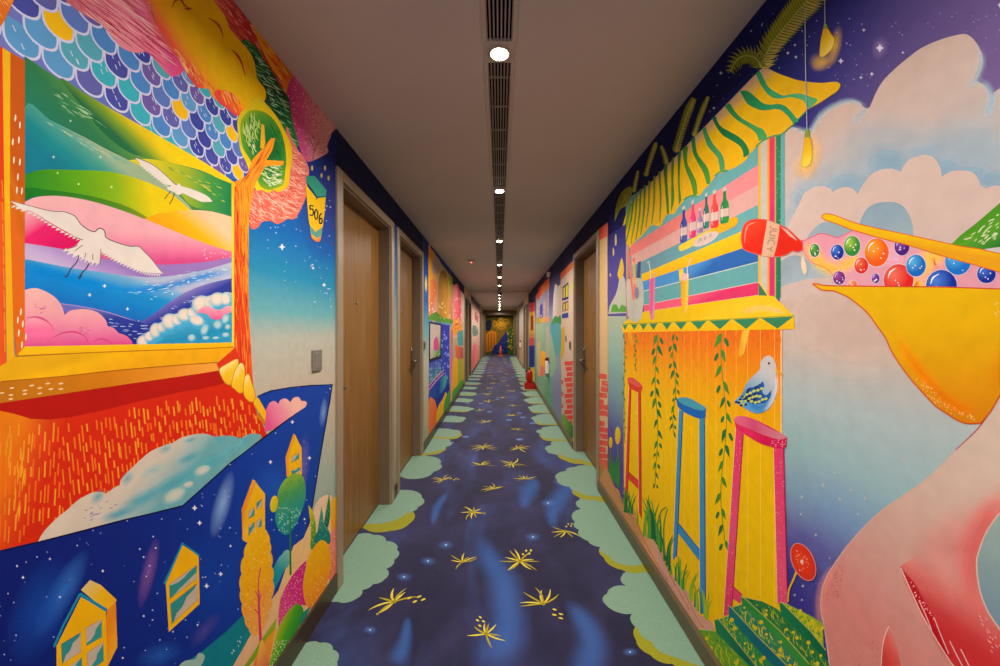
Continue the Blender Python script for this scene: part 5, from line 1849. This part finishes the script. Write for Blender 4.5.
# --- blue bird on the pink stool
B_ = RA('painted_bird', 'plump pale blue bird with a yellow beak perched over the pink stool')
bb = "734.4,402* 743,393 746.6,384.4 752.6,377 760,370 761,363 764.6,357.4 769,355.6 773,357.4 776,363 777.2,369 776.4,376 778,384.4 776.6,394 773,403.6 767,410.6 757.4,413.5 749,410.4 743,406.6 738,403.8*"
B_.poly(bb, lin((770, 358), (752, 412), 'd4c6be', 'c4c4c4@.28', '98b4c4@.55', '4f94c4@.85', '5ca0d0'), s=True)
B_.soft("750,400 756,407 764,406 770,398", 10, '2a78b8', .7)
B_.poly("745,398* 748,389 754,387 760,384.4 763.4,381* 765,386 763,392 767,395 772,390* 771,397 766,402.6 756,404 748,402", lin((748, 390), (768, 396), '16306c', '1c4c98@.5', '2460a8'), s=True)
B_.hatch("746,392 762,383 764,392 750,398", 30, (.8, -.6), 2, 4, 1.2, ['0c1c50', '2c6cb4'])
wing_d = [(744, 397), (747.5, 394.6), (751, 393), (754.5, 391), (758.5, 390.2), (762.4, 388.6), (746, 401), (750, 398.6), (753.6, 397), (757, 396), (760.4, 396.4), (752, 401.4), (756, 402.4), (759.6, 401.6), (763, 399.6), (766.4, 398.8), (741.6, 401.4), (743.4, 404.2)]
B_.blobs([ell(x, y, 1.9, 1.4, -20, 9) for (x, y) in wing_d], 'c4cc5c')
B_.blobs([ell(x, y, 1.5, 1.1, -20, 9) for (x, y) in ((737, 402), (739.6, 402.6), (741, 399.4), (745, 399), (748.6, 401), (746.4, 404.6), (741.8, 405.4), (749, 396), (743, 396.6), (755.4, 394), (755, 399.6))], '141c44')
B_.poly(ell(769.5, 363.4, 1.0, 1.2), '14141c')
B_.poly("775.4,368.4* 779,370 782,372.6 784,375.4* 780,374.4 776.8,372.8*", lin((776, 369), (783, 375), 'f0b020', 'e89818'))
B_.soft("764,412 772,402 777,388 777,370", 6, 'e0d8d8', .6)
B_.build()

# --- foreground: sandy path, grass, flower, grassy steps
A = RA('painted_path', 'sandy path along the baseboard')
A.poly("590,480 600,478 605,469* 608,470 612,479 615,487 619,490* 622,500 625,508* 630,505.4 633,507 637,520 642,532* 648,534 653,534.6 657,538 660,544 665,556 670,567 676,581 682,586.6 688,591 694,602 699,613 706,619 713,622.4 715,628.6 712,631* 697,630* 700,690 560,470", lin((640, 530), (662, 560), 'c8905c', 'dca070@.3', 'e0a47c@.6', 'd8a08c'))
A.lines(["610,476 618,495 634,520", "634,508 642,534 655,560 668,580", "655,536 668,570 690,610", "684,590 694,612 704,628"], 1.2, 'c07c50:.7')
A.build()
RG = random.Random(8)


def tuft(pts, n, h, spread, cols, lb):
    A = RA('painted_grass', lb)
    sets = [[] for _ in cols]
    ps = P(pts)
    for i in range(n):
        t = RG.random() * (len(ps) - 1)
        k = int(t); f = t - k
        x = ps[k][0] + (ps[k + 1][0] - ps[k][0]) * f
        y = ps[k][1] + (ps[k + 1][1] - ps[k][1]) * f
        l = h * RG.uniform(.5, 1.1)
        dx = RG.uniform(-spread, spread)
        sets[RG.randrange(len(cols))].append([(x, y + 2), (x + dx * .25, y - l * .55), (x + dx, y - l)])
    for st, c in zip(sets, cols):
        if st: A.lines(st, (h * .07, h * .05, .3), c)
    A.build()


tuft("624,510 632,512 640,526", 16, 22, 5, ['3a8c34', '5a9c2c', '2a7434'], 'grass below the red stool')
tuft("644,534 655,538 664,556 672,574", 24, 38, 9, ['2f8438', '5aa030', '7aac2c', '1f6c3c'], 'tall grass between the red and blue stools')
for q in ("658,545 658,525 661,512 667,507", "665,555 664,530 666,515 668,509"):
    A = RA('painted_grass', 'curled blade between the red and blue stools')
    A.line(q, (1.4, .8), '4a9044')
    A.build()
tuft("674,576 682,586 696,606 708,618", 30, 26, 7, ['3a9c3c', '6ab030', '9abc2c', '2f8040'], 'grass at the foot of the blue stool')
A = RA('painted_flower', 'red poppy on a yellow stem')
A.line("797.6,571 793,582 789.6,590 788.6,602", (2.4, 1.6), 'e0b020')
fl = ell(804, 562, 10.4, 19.5, -24)
A.poly(ell(804, 562, 11.4, 20.4, -24), 'e88878')
A.poly(fl, rad((802, 560), 10.4, 19.5, -24, 'f04c24', 'ea3818@.6', 'd83424'))
A.dots(ell(803, 562, 7, 14, -24), 20, .4, .9, 'f4a080')
A.poly(ell(802.6, 561.6, 1.6, 2.2), 'f0d0b0')
A.build()

GR = [("697,629* 715,631* 730,646 752,668 770,700 730,720 716,668", '6aa42c', ['b8c428', '8ab820', '3a8c38', 'd8cc20'], 'lowest grassy step'),
      ("717.5,620* 729,616* 750,640 776,668 800,700 770,700 752,668", '2f8c4c', ['d8d028', '5aa838', '1f7a58', 'b0c030'], 'second grassy step'),
      ("731,608* 743,604* 780,640 804,668 820,700 790,700 776,664", '3a8858', ['d8c828', '2f7c68', '6ab040', 'e0d048'], 'third grassy step'),
      ("744,597* 762,601 778,609 790,622 812,645 829,662 832,690 810,690 800,664", '2f7c3c', ['c8c028', '4a9840', '1a6840', '8ab030'], 'fourth grassy step'),
      ("781,602* 790,605 802,611 812,616 823.6,623.4 824.4,646 822,650", '8ab024', ['e0d428', 'b8c828', '5a9830', 'd0b820'], 'top grassy step')]
RI = [("715,620* 719,619 752,660 776,690 752,690 716.5,632", lin((720, 630), (740, 640), '1f8454', '0f7050')),
      ("729,605.5* 732.4,608 760,638 790,668 800,690 772,690 729.4,616.5", lin((730, 615), (760, 640), '1a7c74', '146a74')),
      ("741.4,596.6* 745.4,598.4 780,630 810,664 820,690 800,690 743.4,608", lin((745, 605), (780, 640), '2a8c3c', '3a9438')),
      ("780,602.6* 783,603 812,632 826.5,650 828,663 781.4,613", lin((785, 610), (820, 645), '1a7c4c', '0f6a40'))]
order = [4, 3, 2, 1, 0]
for i in order:
    q, c, cols, lb = GR[i]
    A = RA('painted_step', lb)
    A.poly(q, c)
    A.hatch(q, 220, (.25, 1), 3, 9, 1.0, cols, .1, .6)
    A.dots(q, 16, 1.2, 2.4, 'd8c420')
    p_ = P(q)
    A.line([p_[0][:2], p_[1][:2]], .8, 'c8c468', s=False)
    o = A.build()
    if i > 0:
        B = RA('painted_riser', None, o)
        B.poly(RI[i - 1][0], RI[i - 1][1])
        p_ = P(RI[i - 1][0])
        B.line([p_[0][:2], p_[1][:2], p_[2][:2], p_[3][:2]], .9, 'b8b858', s=False)
        B.build()

# --- palms and hanging bulbs
def frond(A, spine, n, l0, l1, cols, back=.25, w_=1.6):
    """feathered palm leaf: leaflets both sides of a curved rib"""
    q = smooth(P(spine), False, 10)
    m = len(q) - 1
    A.line(spine, (l0 * .9, l1 * 1.1, l1 * .5), '5c6a18')
    tips, body, vein = [], [], []
    for i in range(n):
        t = (i + .3) / n
        k = min(int(t * m), m - 1); f = t * m - k
        x, y = q[k][0] + (q[k + 1][0] - q[k][0]) * f, q[k][1] + (q[k + 1][1] - q[k][1]) * f
        dx, dy = q[k + 1][0] - q[k][0], q[k + 1][1] - q[k][1]
        L = math.hypot(dx, dy) or 1
        dx, dy = dx / L, dy / L
        l = (l0 + (l1 - l0) * t) * (1 - .5 * max(0, t - .7) / .3)
        h = m and (math.hypot(q[-1][0] - q[0][0], q[-1][1] - q[0][1]) / n) * .44
        for s in (-1, 1):
            nx, ny = -dy * s, dx * s
            e = (x + nx * l + dx * l * back, y + ny * l + dy * l * back)
            a_ = (x + dx * h, y + dy * h); c_ = (x - dx * h, y - dy * h)
            mid = (x + nx * l * .6 + dx * l * back * .45, y + ny * l * .6 + dy * l * back * .45)
            r_ = [a_, (mid[0] + dx * h * .9, mid[1] + dy * h * .9), e, (mid[0] - dx * h * .9, mid[1] - dy * h * .9), c_]
            (body if s < 0 else tips).append(r_)
            vein.append([(x, y), mid, e])
    A.blobs(body, cols[0])
    A.blobs(tips, cols[2])
    A.lines(vein, (w_ * .5, w_ * .3, .3), cols[1])
    A.line(spine, (1.4, .8), 'b8c460')


PC = ['a8a82a', '74861f', 'd0be60', '90942a']
A = RA('painted_palm', 'large palm frond rising over the awning')
frond(A, "762,67 770,48 779,35 788,24 797,13 806,3 822,-14 850,-50", 30, 12, 17, PC, .62, 3.4)
frond(A, "762,67 758,60 752,56.5 744,56 736,62 731,72", 14, 11, 9, PC, .55, 3)
A.build()
for (sp, n, l0, l1, bk_, w_, lb) in (("676,152 680,138 685,122 690,108 694.5,99", 24, 4.6, 5.2, .6, 1.5, 'palm frond behind the middle of the awning'),
                                 ("694.4,136 699,121 704,108 708.6,97", 20, 3.2, 3.4, .6, 1.4, 'narrow palm frond behind the middle of the awning'),
                                 ("646,176 650,162 654,150 656.4,143", 16, 3.0, 3, .6, 1.2, 'small palm frond behind the far part of the awning'),
                                 ("667,164 665,155 661.6,146", 12, 3.2, 2.6, .4, 1.4, 'short bent palm frond behind the far part of the awning'),
                                 ("634,192 636,182 638.4,171", 12, 2.6, 2.4, .6, 1.1, 'small palm frond near the far end of the awning')):
    A = RA('painted_palm', lb)
    frond(A, sp, n, l0, l1, PC, bk_, w_)
    A.build()
A = RA('painted_palm', 'drooping palm leaf at the far end of the awning')
A.poly("615,222* 616,208 619,198 624,190 631,186.6 632.6,192 630,200 626,206 622,208 619,212*", lin((620, 195), (624, 210), '8a8c24', '9a982c'), s=True)
A.hatch("615,220 617,204 624,191 631,188 630,200 622,208", 26, (.5, -.85), 3, 6, .8, ['b8b450', '6a7c20'])
A.build()


def bulb(lb, cord, cap, q, gl, c0):
    A = RA('painted_bulb', lb)
    for (c, rx, ry, r, a) in gl:
        A.poly(ell(c[0], c[1], rx, ry, r), rad(c, rx, ry, r, 'f0c030:%.2f' % a, 'e0b040:%.2f@.5' % (a * .6), 'd0a050:0'))
    A.line(cord, 1.0, 'a8a8b8', s=False)
    A.poly(cap, '8a9a2c')
    A.poly(q, lin(P(q)[0][:2], P(q)[4][:2], 'e0a808', 'f0c010@.5', c0), s=True)
    A.outline(q, .7, 'd8a418', s=True)
    A.build()


bulb('glowing yellow bulb hanging from a cord at the top', "825.4,-20 826,25", "824.6,25 828,24 828.6,31 824,32", "824.4,29* 828.6,29 832,34 835,39 834,46 830,52 825,56 821,56 821,49 822.4,38",
     [((824, 62), 14, 9, -30, .75), ((836, 46), 7, 22, 12, .8), ((818, 62), 9, 10, 0, .45)], 'f4d860')
bulb('yellow bulb hanging before the cloud', "806,8 806.4,68 807.4,108 808,132", "806,130 810,130 810.4,138 805.4,138", "805.6,138* 810.6,138 812.6,148 812.8,157 810.6,164 806,167 802.6,165 803.2,157 804.4,148",
     [((812, 156), 12, 26, 10, .75), ((804, 168), 14, 14, 0, .6)], 'f4dc50')

# ------------------------------------------------------------------ murals farther down the left wall
SL2 = Surf('L', (4.385, 9.475, 0.1, H - .001))
M = Art(SL2, 'mural', None)
M.poly([(4.3, .0), (9.6, .0), (9.6, H), (4.3, H)], lin((426, 240), (426, 460), '1c2a78', '2c5a9c@.28', '6aa0a8@.42', 'b4b49c@.56', 'b8ac88@.8', '7aa070'), wall=True)
M.poly([(4.70, 1.4), (9.6, 1.4), (9.6, .0), (4.70, .0)], 'b09a78', wall=True)
M.poly([(6.95, 1.2), (9.6, 1.2), (9.6, 2.2), (6.95, 2.2)], lin((453, 285), (464, 330), 'd88c84', 'e0a49a', 'b0a48c'), wall=True)
M.poly([(6.9, 2.17), (9.6, 2.24), (9.6, H), (6.9, H)], '1c2148', wall=True)
mfl = tag(M.build(), 'painted mural beyond the second left door with an arch over a blue window', 'mural')


def FA(s, par, name, label=None): return Art(s, name, par, label)


A = FA(SL2, mfl, 'painted_light', 'yellow light on the blue strip')  # soft yellow blotch in the mural's own colours
A.poly(ell(426, 284, 1.5, 10), rad((426, 284), 1.5, 10, 0, 'e8d860', 'd8c860:.8@.5', 'c0b060:0'))
A.build()
A = FA(SL2, mfl, 'painted_arch', 'golden arch between orange and green foliage')
A.poly("428.6,246 434,252 440,262 446,270 452.6,278 452.6,323.8 428.6,319.6", lin((430, 270), (452, 296), 'e0942c', 'c8a070@.3', 'b8a060@.7', 'a89a38'))
A.poly("428.6,246 431,250 433,262 433,280 430,300 428.6,310", 'e8a01c', s=True)
A.poly("432,262 436,256 441,264 438,272 433,274", 'b0988c', s=True)
A.poly("430,283 434,280 437,288 437,318 431,318", lin((430, 285), (434, 318), 'e0803c', 'e07030@.5', 'd8a090'), s=True)
A.poly("448,276 452.6,282 452.6,322 449,322", lin((450, 280), (450, 322), 'a8a820', 'd8884c', 'c87850'))
A.poly("437.4,321* 437.6,290 439,278 441,272 443,270 445.4,272 447.4,280 448.4,292 448.4,322.6*", lin((443, 270), (443, 322), '8a6414', 'b0781c@.4', 'd09838'), s=True)
A.poly("439.4,321* 439.6,290 441,281 443,277.6 445,281 446.6,291 446.6,322*", lin((443, 278), (443, 322), 'a4701c', 'c4862c'), s=True)
A.poly("429,316 433,313 437,312 441,316 446,318 452,320 452,323.6 428.6,319.4", '5a8c2c', s=True)
A.dots("438,300 452,302 452,320 438,318", 16, .5, 1.4, 'f0c870', .5)
A.dots("429,290 436,290 436,312 429,312", 10, .5, 1.6, 'e8d0c0', .5)
A.build()
A = FA(SL2, mfl, 'painted_window', 'blue window picture with a dark frame over orange shapes')
A.poly("428.8,321.6 449.6,325.4 449.6,398 428.8,442", lin((438, 322), (438, 420), '2a2c9c', '3444b0@.6', '3c60b8'))
A.poly("428.8,321.4 441.4,323.6 441.2,358 428.8,363", '2a2436')
A.poly("430.2,323.6 440.4,325.4 440.3,355 430.2,359", lin((434, 324), (436, 357), 'c0b0a8', 'd0b4a8@.5', '9cb080@.8', '5a9c48'))
A.poly("434,340 437,337 439,346 438,350 434,350", 'd84c84', s=True)
A.dots("431,352 440,348 440,356 431,358", 12, .3, .6, 'd8a0b0')
A.poly("429,363 441,358.6 441,374 429,384", lin((434, 362), (434, 380), '4a4cb0', '3f8c88'))
A.dots("429,364 441,360 441,378 429,384", 26, .5, 1.3, '7a9cd0', .6)
A.dots("441.6,330 449.6,332 449.6,380 441.6,382", 40, .5, 1.6, '8090e0', .5)
A.lines([[(429, 386), (436, 377), (444, 370)], [(429, 390), (436, 381), (444, 373)]], 1.0, 'd890a0')
A.poly("429,392 436,384 444,376 447,378 444,390 436,402 431,410 429,408", lin((432, 390), (444, 396), '2a4ca0', '1c3c9c@.5', '3c9ca0'), s=True)
A.poly("436,402 442,392 448,384 449.6,386 449.6,402 440,416", '1f2f90', s=True)
A.poly("428.8,402 432,398 436,404 437,422 433,436 428.8,444", lin((430, 404), (434, 436), 'e87c3c', 'e0602c'), s=True)
A.poly("437,410 443,398 446,392 447,402 443,420 437,430", 'e8b01c', s=True)
A.poly("444,404 449.6,390 449.6,410 444,420", '4a9438', s=True)
A.build()
A = FA(SL2, mfl, 'painted_flower', 'coral and orange blossoms along the far part')
A.poly("454,290 457,284 460,292 461,310 459,330 455,328", lin((456, 288), (458, 328), 'e07c84', 'e05a5c@.5', 'd8486c'), s=True)
A.poly("453,322 458,318 462,326 462,334 453,334", 'e08c2c', s=True)
A.dots("453,290 464,300 464,330 453,330", 40, .5, 1.2, 'f0a890', .5)
A.dots("455,318 460,318 460,334 455,334", 10, .6, 1.2, 'b01c2c', .5)
A.poly("457,332 463,330 463,345 458,346", '4a9490')
A.poly("455,345 463,348 463,360 456,358", lin((456, 350), (463, 352), 'e0643c', 'a85c50'))
A.poly("450.6,330 452.6,330 452.6,406 450.6,410", lin((451, 340), (451, 400), 'b86c5c', 'd0649c@.4', 'e0a070'))
A.poly("452.6,362 458,362 457,394 452.8,406", lin((455, 364), (455, 400), 'e8a428', 'f0b020'), s=True)
A.poly("458,360 464,358 464,384 458,393", lin((458, 366), (464, 380), '8aa838', 'd8a82c'))
A.poly("452.6,392 457,386 462,380 464,384 458,394 452.6,406", '4c9c30', s=True)
A.build()

SL3 = Surf('L', (11.75, 16.82, 0.1, H - .001))
M = Art(SL3, 'mural', None)
M.poly([(11.7, .0), (16.9, .0), (16.9, H), (11.7, H)], lin((474, 300), (474, 372), '34345c', 'd0a090@.16', 'c8b09c@.4', 'd09888@.7', 'e07860'), wall=True)
mfl3 = tag(M.build(), 'painted mural in pale pink and coral between the far left doors', 'mural')
A = FA(SL3, mfl3, 'painted_flower', 'grey green and coral shapes')
A.poly("472.6,326 477,327 478,334 473,336", '6a7c70', s=True)
A.poly("472.8,346 476,344 478,350 477,364 472.8,372", lin((474, 346), (475, 368), 'e0607c', 'e8806c'), s=True)
A.poly("475,312 478,316 478,322 475,320", 'b0605c', s=True)
A.dots("472.6,300 479,312 479,350 472.6,350", 24, .4, .8, 'd8c8a8', .5)
A.build()
SL4 = Surf('L', (19.13, 20.68, 0.1, 2.3))
M = Art(SL4, 'mural', None)
M.poly([(19, 0), (21, 0), (21, H), (19, H)], lin((482, 310), (482, 356), '5a5040', '8a7448', 'a87c40'), wall=True)
tag(M.build(), 'painted mural strip in brown and ochre at the far left end of the corridor', 'mural')

# ------------------------------------------------------------------ murals farther down the right wall
SR2 = Surf('R', (4.462, 11.47, 0.06, H - .001))
M = Art(SR2, 'mural', None)
M.poly([(3.38, 2.186), (4.47, 2.186), (4.47, H), (3.38, H)], '1f2050', wall=True)
M.region = (3.316, 11.47, 0.05, H - .001)
M.poly([(3.316, 2.195), (4.47, 2.195), (4.47, H), (3.316, H)], '1a1d4c', wall=True)
M.poly([(4.455, .0), (11.6, .0), (11.6, H), (4.455, H)], lin((556, 270), (556, 420), '232658', '5a5078@.2', '8a98a0@.34', '5f9c98@.5', '6aa490@.8', '5c9878'), wall=True)
M.region = SR2.region
mfr = tag(M.build(), 'painted mural beyond the right door with a brick house and hills', 'mural')
A = FA(SR2, mfr, 'painted_house', 'cream house with an orange roof and red bricks')
A.poly("560.6,276 575,262 575,470 560.6,440", lin((568, 280), (568, 400), 'd0b49c', 'c8ac90'))
A.poly("560.6,273.4 575,258.5 575,265.5 560.6,280.5", lin((562, 272), (574, 268), 'd8683c', 'e07c48'))
A.poly("562.6,287 568.4,281.8 568.4,297.6 562.6,300.2", '4a3c50')
A.poly("563.4,288.4 565.2,286.8 565.2,298 563.4,299", 'd0c020')
A.poly("566,286 567.8,284.4 567.8,296.6 566,297.6", 'd0c828')
A.poly("562.6,303 568.4,300.4 568.4,310 562.6,311.8", '4a3c50')
A.poly("563.4,304 565.2,303.2 565.2,310.2 563.4,310.8", 'd0b430')
A.poly("566,302.8 567.8,302 567.8,309.4 566,310", 'd0b030')
A.poly("562,298.6 568.6,296.4 568.6,299 562,301", '2c2c70')
A.poly("562,314 568.4,312.4 568.4,317.6 562,318.6", '2c3c8c')
A.poly("571,282 573,280 573,292 571,293", 'c8c060')
A.poly("561,334 564,326 565,340 564,354 561,358", 'd0a028', s=True)
A.poly("565.4,336 566.6,335.6 566.6,341.6 565.4,342", '5a5058')
bk = []
for i in range(12):
    y = 361 + i * 5.4
    a = 564.6 + (i % 3) * 1.1
    c = 574.6 - (i % 2) * 2.2
    bk.append([(a, y + .6), (c, y - .2), (c, y + 4.4), (a, y + 4.8)])
A.blobs(bk, 'dc4c40')
A.blobs([[(561.4, y), (563.4, y - .2), (563.4, y + 4), (561.4, y + 4.2)] for y in (380, 392, 404)], 'd86050')
A.poly("560.6,418 564,414 568,420 572,424 575,436 575,470 560.6,440", lin((566, 416), (570, 446), '7aa040', '2f6c34'), s=True)
A.poly("572,440 575,436 575,466 571,456", 'c8b020', s=True)
A.build()
A = FA(SR2, mfr, 'painted_hill', 'pale peak over green hills and teal water')
A.poly("552.6,322* 553,306 554,292 555.4,284 558,286 560.6,284* 560.6,318*", lin((556, 286), (558, 320), 'c8c0b4', 'c8ae9c'), s=True)
A.poly("551.6,322 555,316 558,317 560.6,315 560.6,325 551.6,326", '3f8c48', s=True)
A.poly("551,326 560.6,325 560.6,352 556,348 553,340", lin((553, 328), (558, 350), '4a94a0', '5fa098'), s=True)
A.poly("553,368 560.6,360 560.6,440 553,424", lin((555, 370), (557, 425), '8c9aa0', '8088a0@.4', '7c86a4'), s=True)
A.poly("549.4,420 554,424 560.6,437 560.6,446 549,428", 'd0b070', s=True)
A.build()
A = FA(SR2, mfr, 'painted_house', 'orange roofed lilac house')
A.poly("536.4,322 536.4,298 549,284 549,324", lin((538, 300), (548, 320), 'b0a4a4', '8a84a4@.5', 'a898a4'))
A.poly("536.2,297 539,288 549.4,276.6 549.4,287 537,300.6", lin((538, 294), (548, 282), 'd05c3c', 'e08044'))
A.poly("540,306 542.6,302 542.6,318 540,319.6", '3c4490')
A.poly("544,302 545.6,300 545.6,318 544,318", 'c8988c')
A.dots("537,302 549,292 549,320 537,322", 24, .4, 1.0, 'd0b8a8', .5)
A.poly("536.2,318 549.4,317 549.4,322 536.2,323.4", lin((538, 320), (548, 320), 'b0a030', 'd8945c'))
A.build()
A = FA(SR2, mfr, 'painted_figure', 'yellow and orange shapes on sage green')
A.poly("536,324 549.4,323 549.4,414 536,392", lin((538, 326), (546, 400), 'a4b088', '8caa8c@.4', '7aa888@.8', '6a9c78'))
A.poly("540.6,354 543,351 545.6,354 545.6,366 543.6,374 540.8,372", lin((542, 352), (543, 374), 'e8b01c', 'e89830'), s=True)
A.poly("540,366 544,368 544.6,374 540,376", 'e0785c', s=True)
A.poly("537,346 540,344 540.4,374 537.4,372", 'c8b080', s=True)
A.poly("546,330 549,328 549,360 546.4,358", 'b0a890', s=True)
A.poly("549.4,334 553,344 556,362 554,372 549.6,374", '8cb08c', s=True)
A.build()
A = FA(SR2, mfr, 'painted_banner', 'striped column of red, yellow, coral and navy')
for (y0_, y1_, c) in ((299, 303, '2a2438'), (303, 312, 'd83420'), (312, 333, 'eab41c'), (333, 337, 'e8a828'), (337, 346, 'e0505c'), (346, 367.6, '1c2c84'), (367.6, 388, 'e4c02c')):
    A.poly([(529.2, y0_), (534.6, y0_ - .8), (534.6, y1_ + .4), (529.2, y1_)], c)
A.poly("530.8,316 533.4,315 533.4,330 530.8,330.4", 'a82c1c')
A.poly("529.4,334 534.4,333.4 534.4,338 529.4,338", 'e89030')
A.build()
SR3 = Surf('R', (13.78, 16.82, 0.05, H - .001))
M = Art(SR3, 'mural', None)
M.poly([(13.7, 0), (16.9, 0), (16.9, H), (13.7, H)], lin((521, 300), (521, 370), '4a4868', 'a8a498@.2', 'b0a08c@.5', 'b89058'), wall=True)
tag(M.build(), 'painted mural in faded grey and tan between the far right doors', 'mural')
SR4 = Surf('R', (19.13, 20.68, 0.05, 2.3))
M = Art(SR4, 'mural', None)
M.poly([(19, 0), (21, 0), (21, H), (19, H)], lin((516, 310), (516, 356), '4a4438', '6a5c40', '3c3424'), wall=True)
M.dots("514,325 518,325 518,345 514,345", 14, .4, .8, 'd0a030', .5)
tag(M.build(), 'painted mural strip in dark olive at the far right end of the corridor', 'mural')

# ------------------------------------------------------------------ end wall
SE = Surf('E', (-.80, .80, 0, 2.12))
M = Art(SE, 'mural', None)
M.poly([(-.8, 0), (.8, 0), (.8, 2.2), (-.8, 2.2)], lin((499, 314), (499, 354), '2c3412', '5a5418@.2', '8a641c@.5', '5a4c18'), wall=True)
mend = tag(M.build(), 'dark painted mural on the end wall with a navy mountain', 'mural')
A = FA(SE, mend, 'painted_tree', 'glowing yellow canopy')
A.poly("491,324 494,320 497,321.6 500,317.6 505,319 509,318.6 510,324 507,327 508,331 503,329.6 499,333 496,329 492.6,330", rad((501, 323), 10, 8.5, 0, 'd8a024', 'b87c1c@.6', '7a5c18'), s=True)
A.dots("490,318 511,318 511,332 490,332", 30, .4, .9, '4a5a1c')
A.poly("486,322 490,320 492,324 490,330 486,330", '1c2838', s=True)
A.build()
A = FA(SE, mend, 'painted_house', 'orange house fronts')
A.poly("486,334 491,330.6 496.4,332 496.4,350 486,352", lin((488, 334), (494, 350), 'd8801c', 'b86c18'))
A.lines([[(488.4, 334), (488.4, 350)], [(491.4, 333), (491.4, 350)], [(494.2, 333), (494.2, 350)]], .7, '7a4c14', s=False)
A.build()
A = FA(SE, mend, 'painted_mountain', 'navy mountain')
A.poly("491,354 494,346 498,343.6 502,337 506,331.6 507.4,334 507.6,354", lin((498, 336), (503, 354), '2c3878', '1a2460'))
A.dots("495,346 507,340 507,353 494,353", 14, .3, .6, '6a7cb8')
A.build()
A = FA(SE, mend, 'painted_bush', 'green and yellow leaves on the right')
A.poly("507.8,332 511,328 513.4,334 513.4,354 508,354", '3c5a20', s=True)
A.dots("508,330 513,330 513,352 508,352", 20, .4, .9, 'c8a828')
A.build()

# ------------------------------------------------------------------ camera, world, view
cd = bpy.data.cameras.new('camera')
cd.sensor_width = 36.0
cd.lens = F / 1000 * 36
cd.shift_x = (500 - CX) / 1000
cd.shift_y = (CY - 333) / 1000
cd.clip_start = 0.02
cam = bpy.data.objects.new('camera', cd)
COL.objects.link(cam)
cam.location = (0, 0, EYE)
cam.rotation_euler = (math.pi / 2, 0, 0)
SC.camera = cam
w = bpy.data.worlds.new('world')
SC.world = w
w.use_nodes = True
w.node_tree.nodes['Background'].inputs[0].default_value = (1.0, 0.9, 0.78, 1)
w.node_tree.nodes['Background'].inputs[1].default_value = 1.4
SC.view_settings.view_transform = 'Standard'
SC.view_settings.look = 'None'
SC.view_settings.gamma = 1
SC.view_settings.use_curve_mapping = False
SC.view_settings.exposure = -0.12
try:
    SC.cycles.use_denoising = True
    SC.cycles.max_bounces = 10
    SC.cycles.diffuse_bounces = 7
    SC.cycles.transparent_max_bounces = 24
    SC.cycles.sample_clamp_indirect = 8
except Exception:
    pass
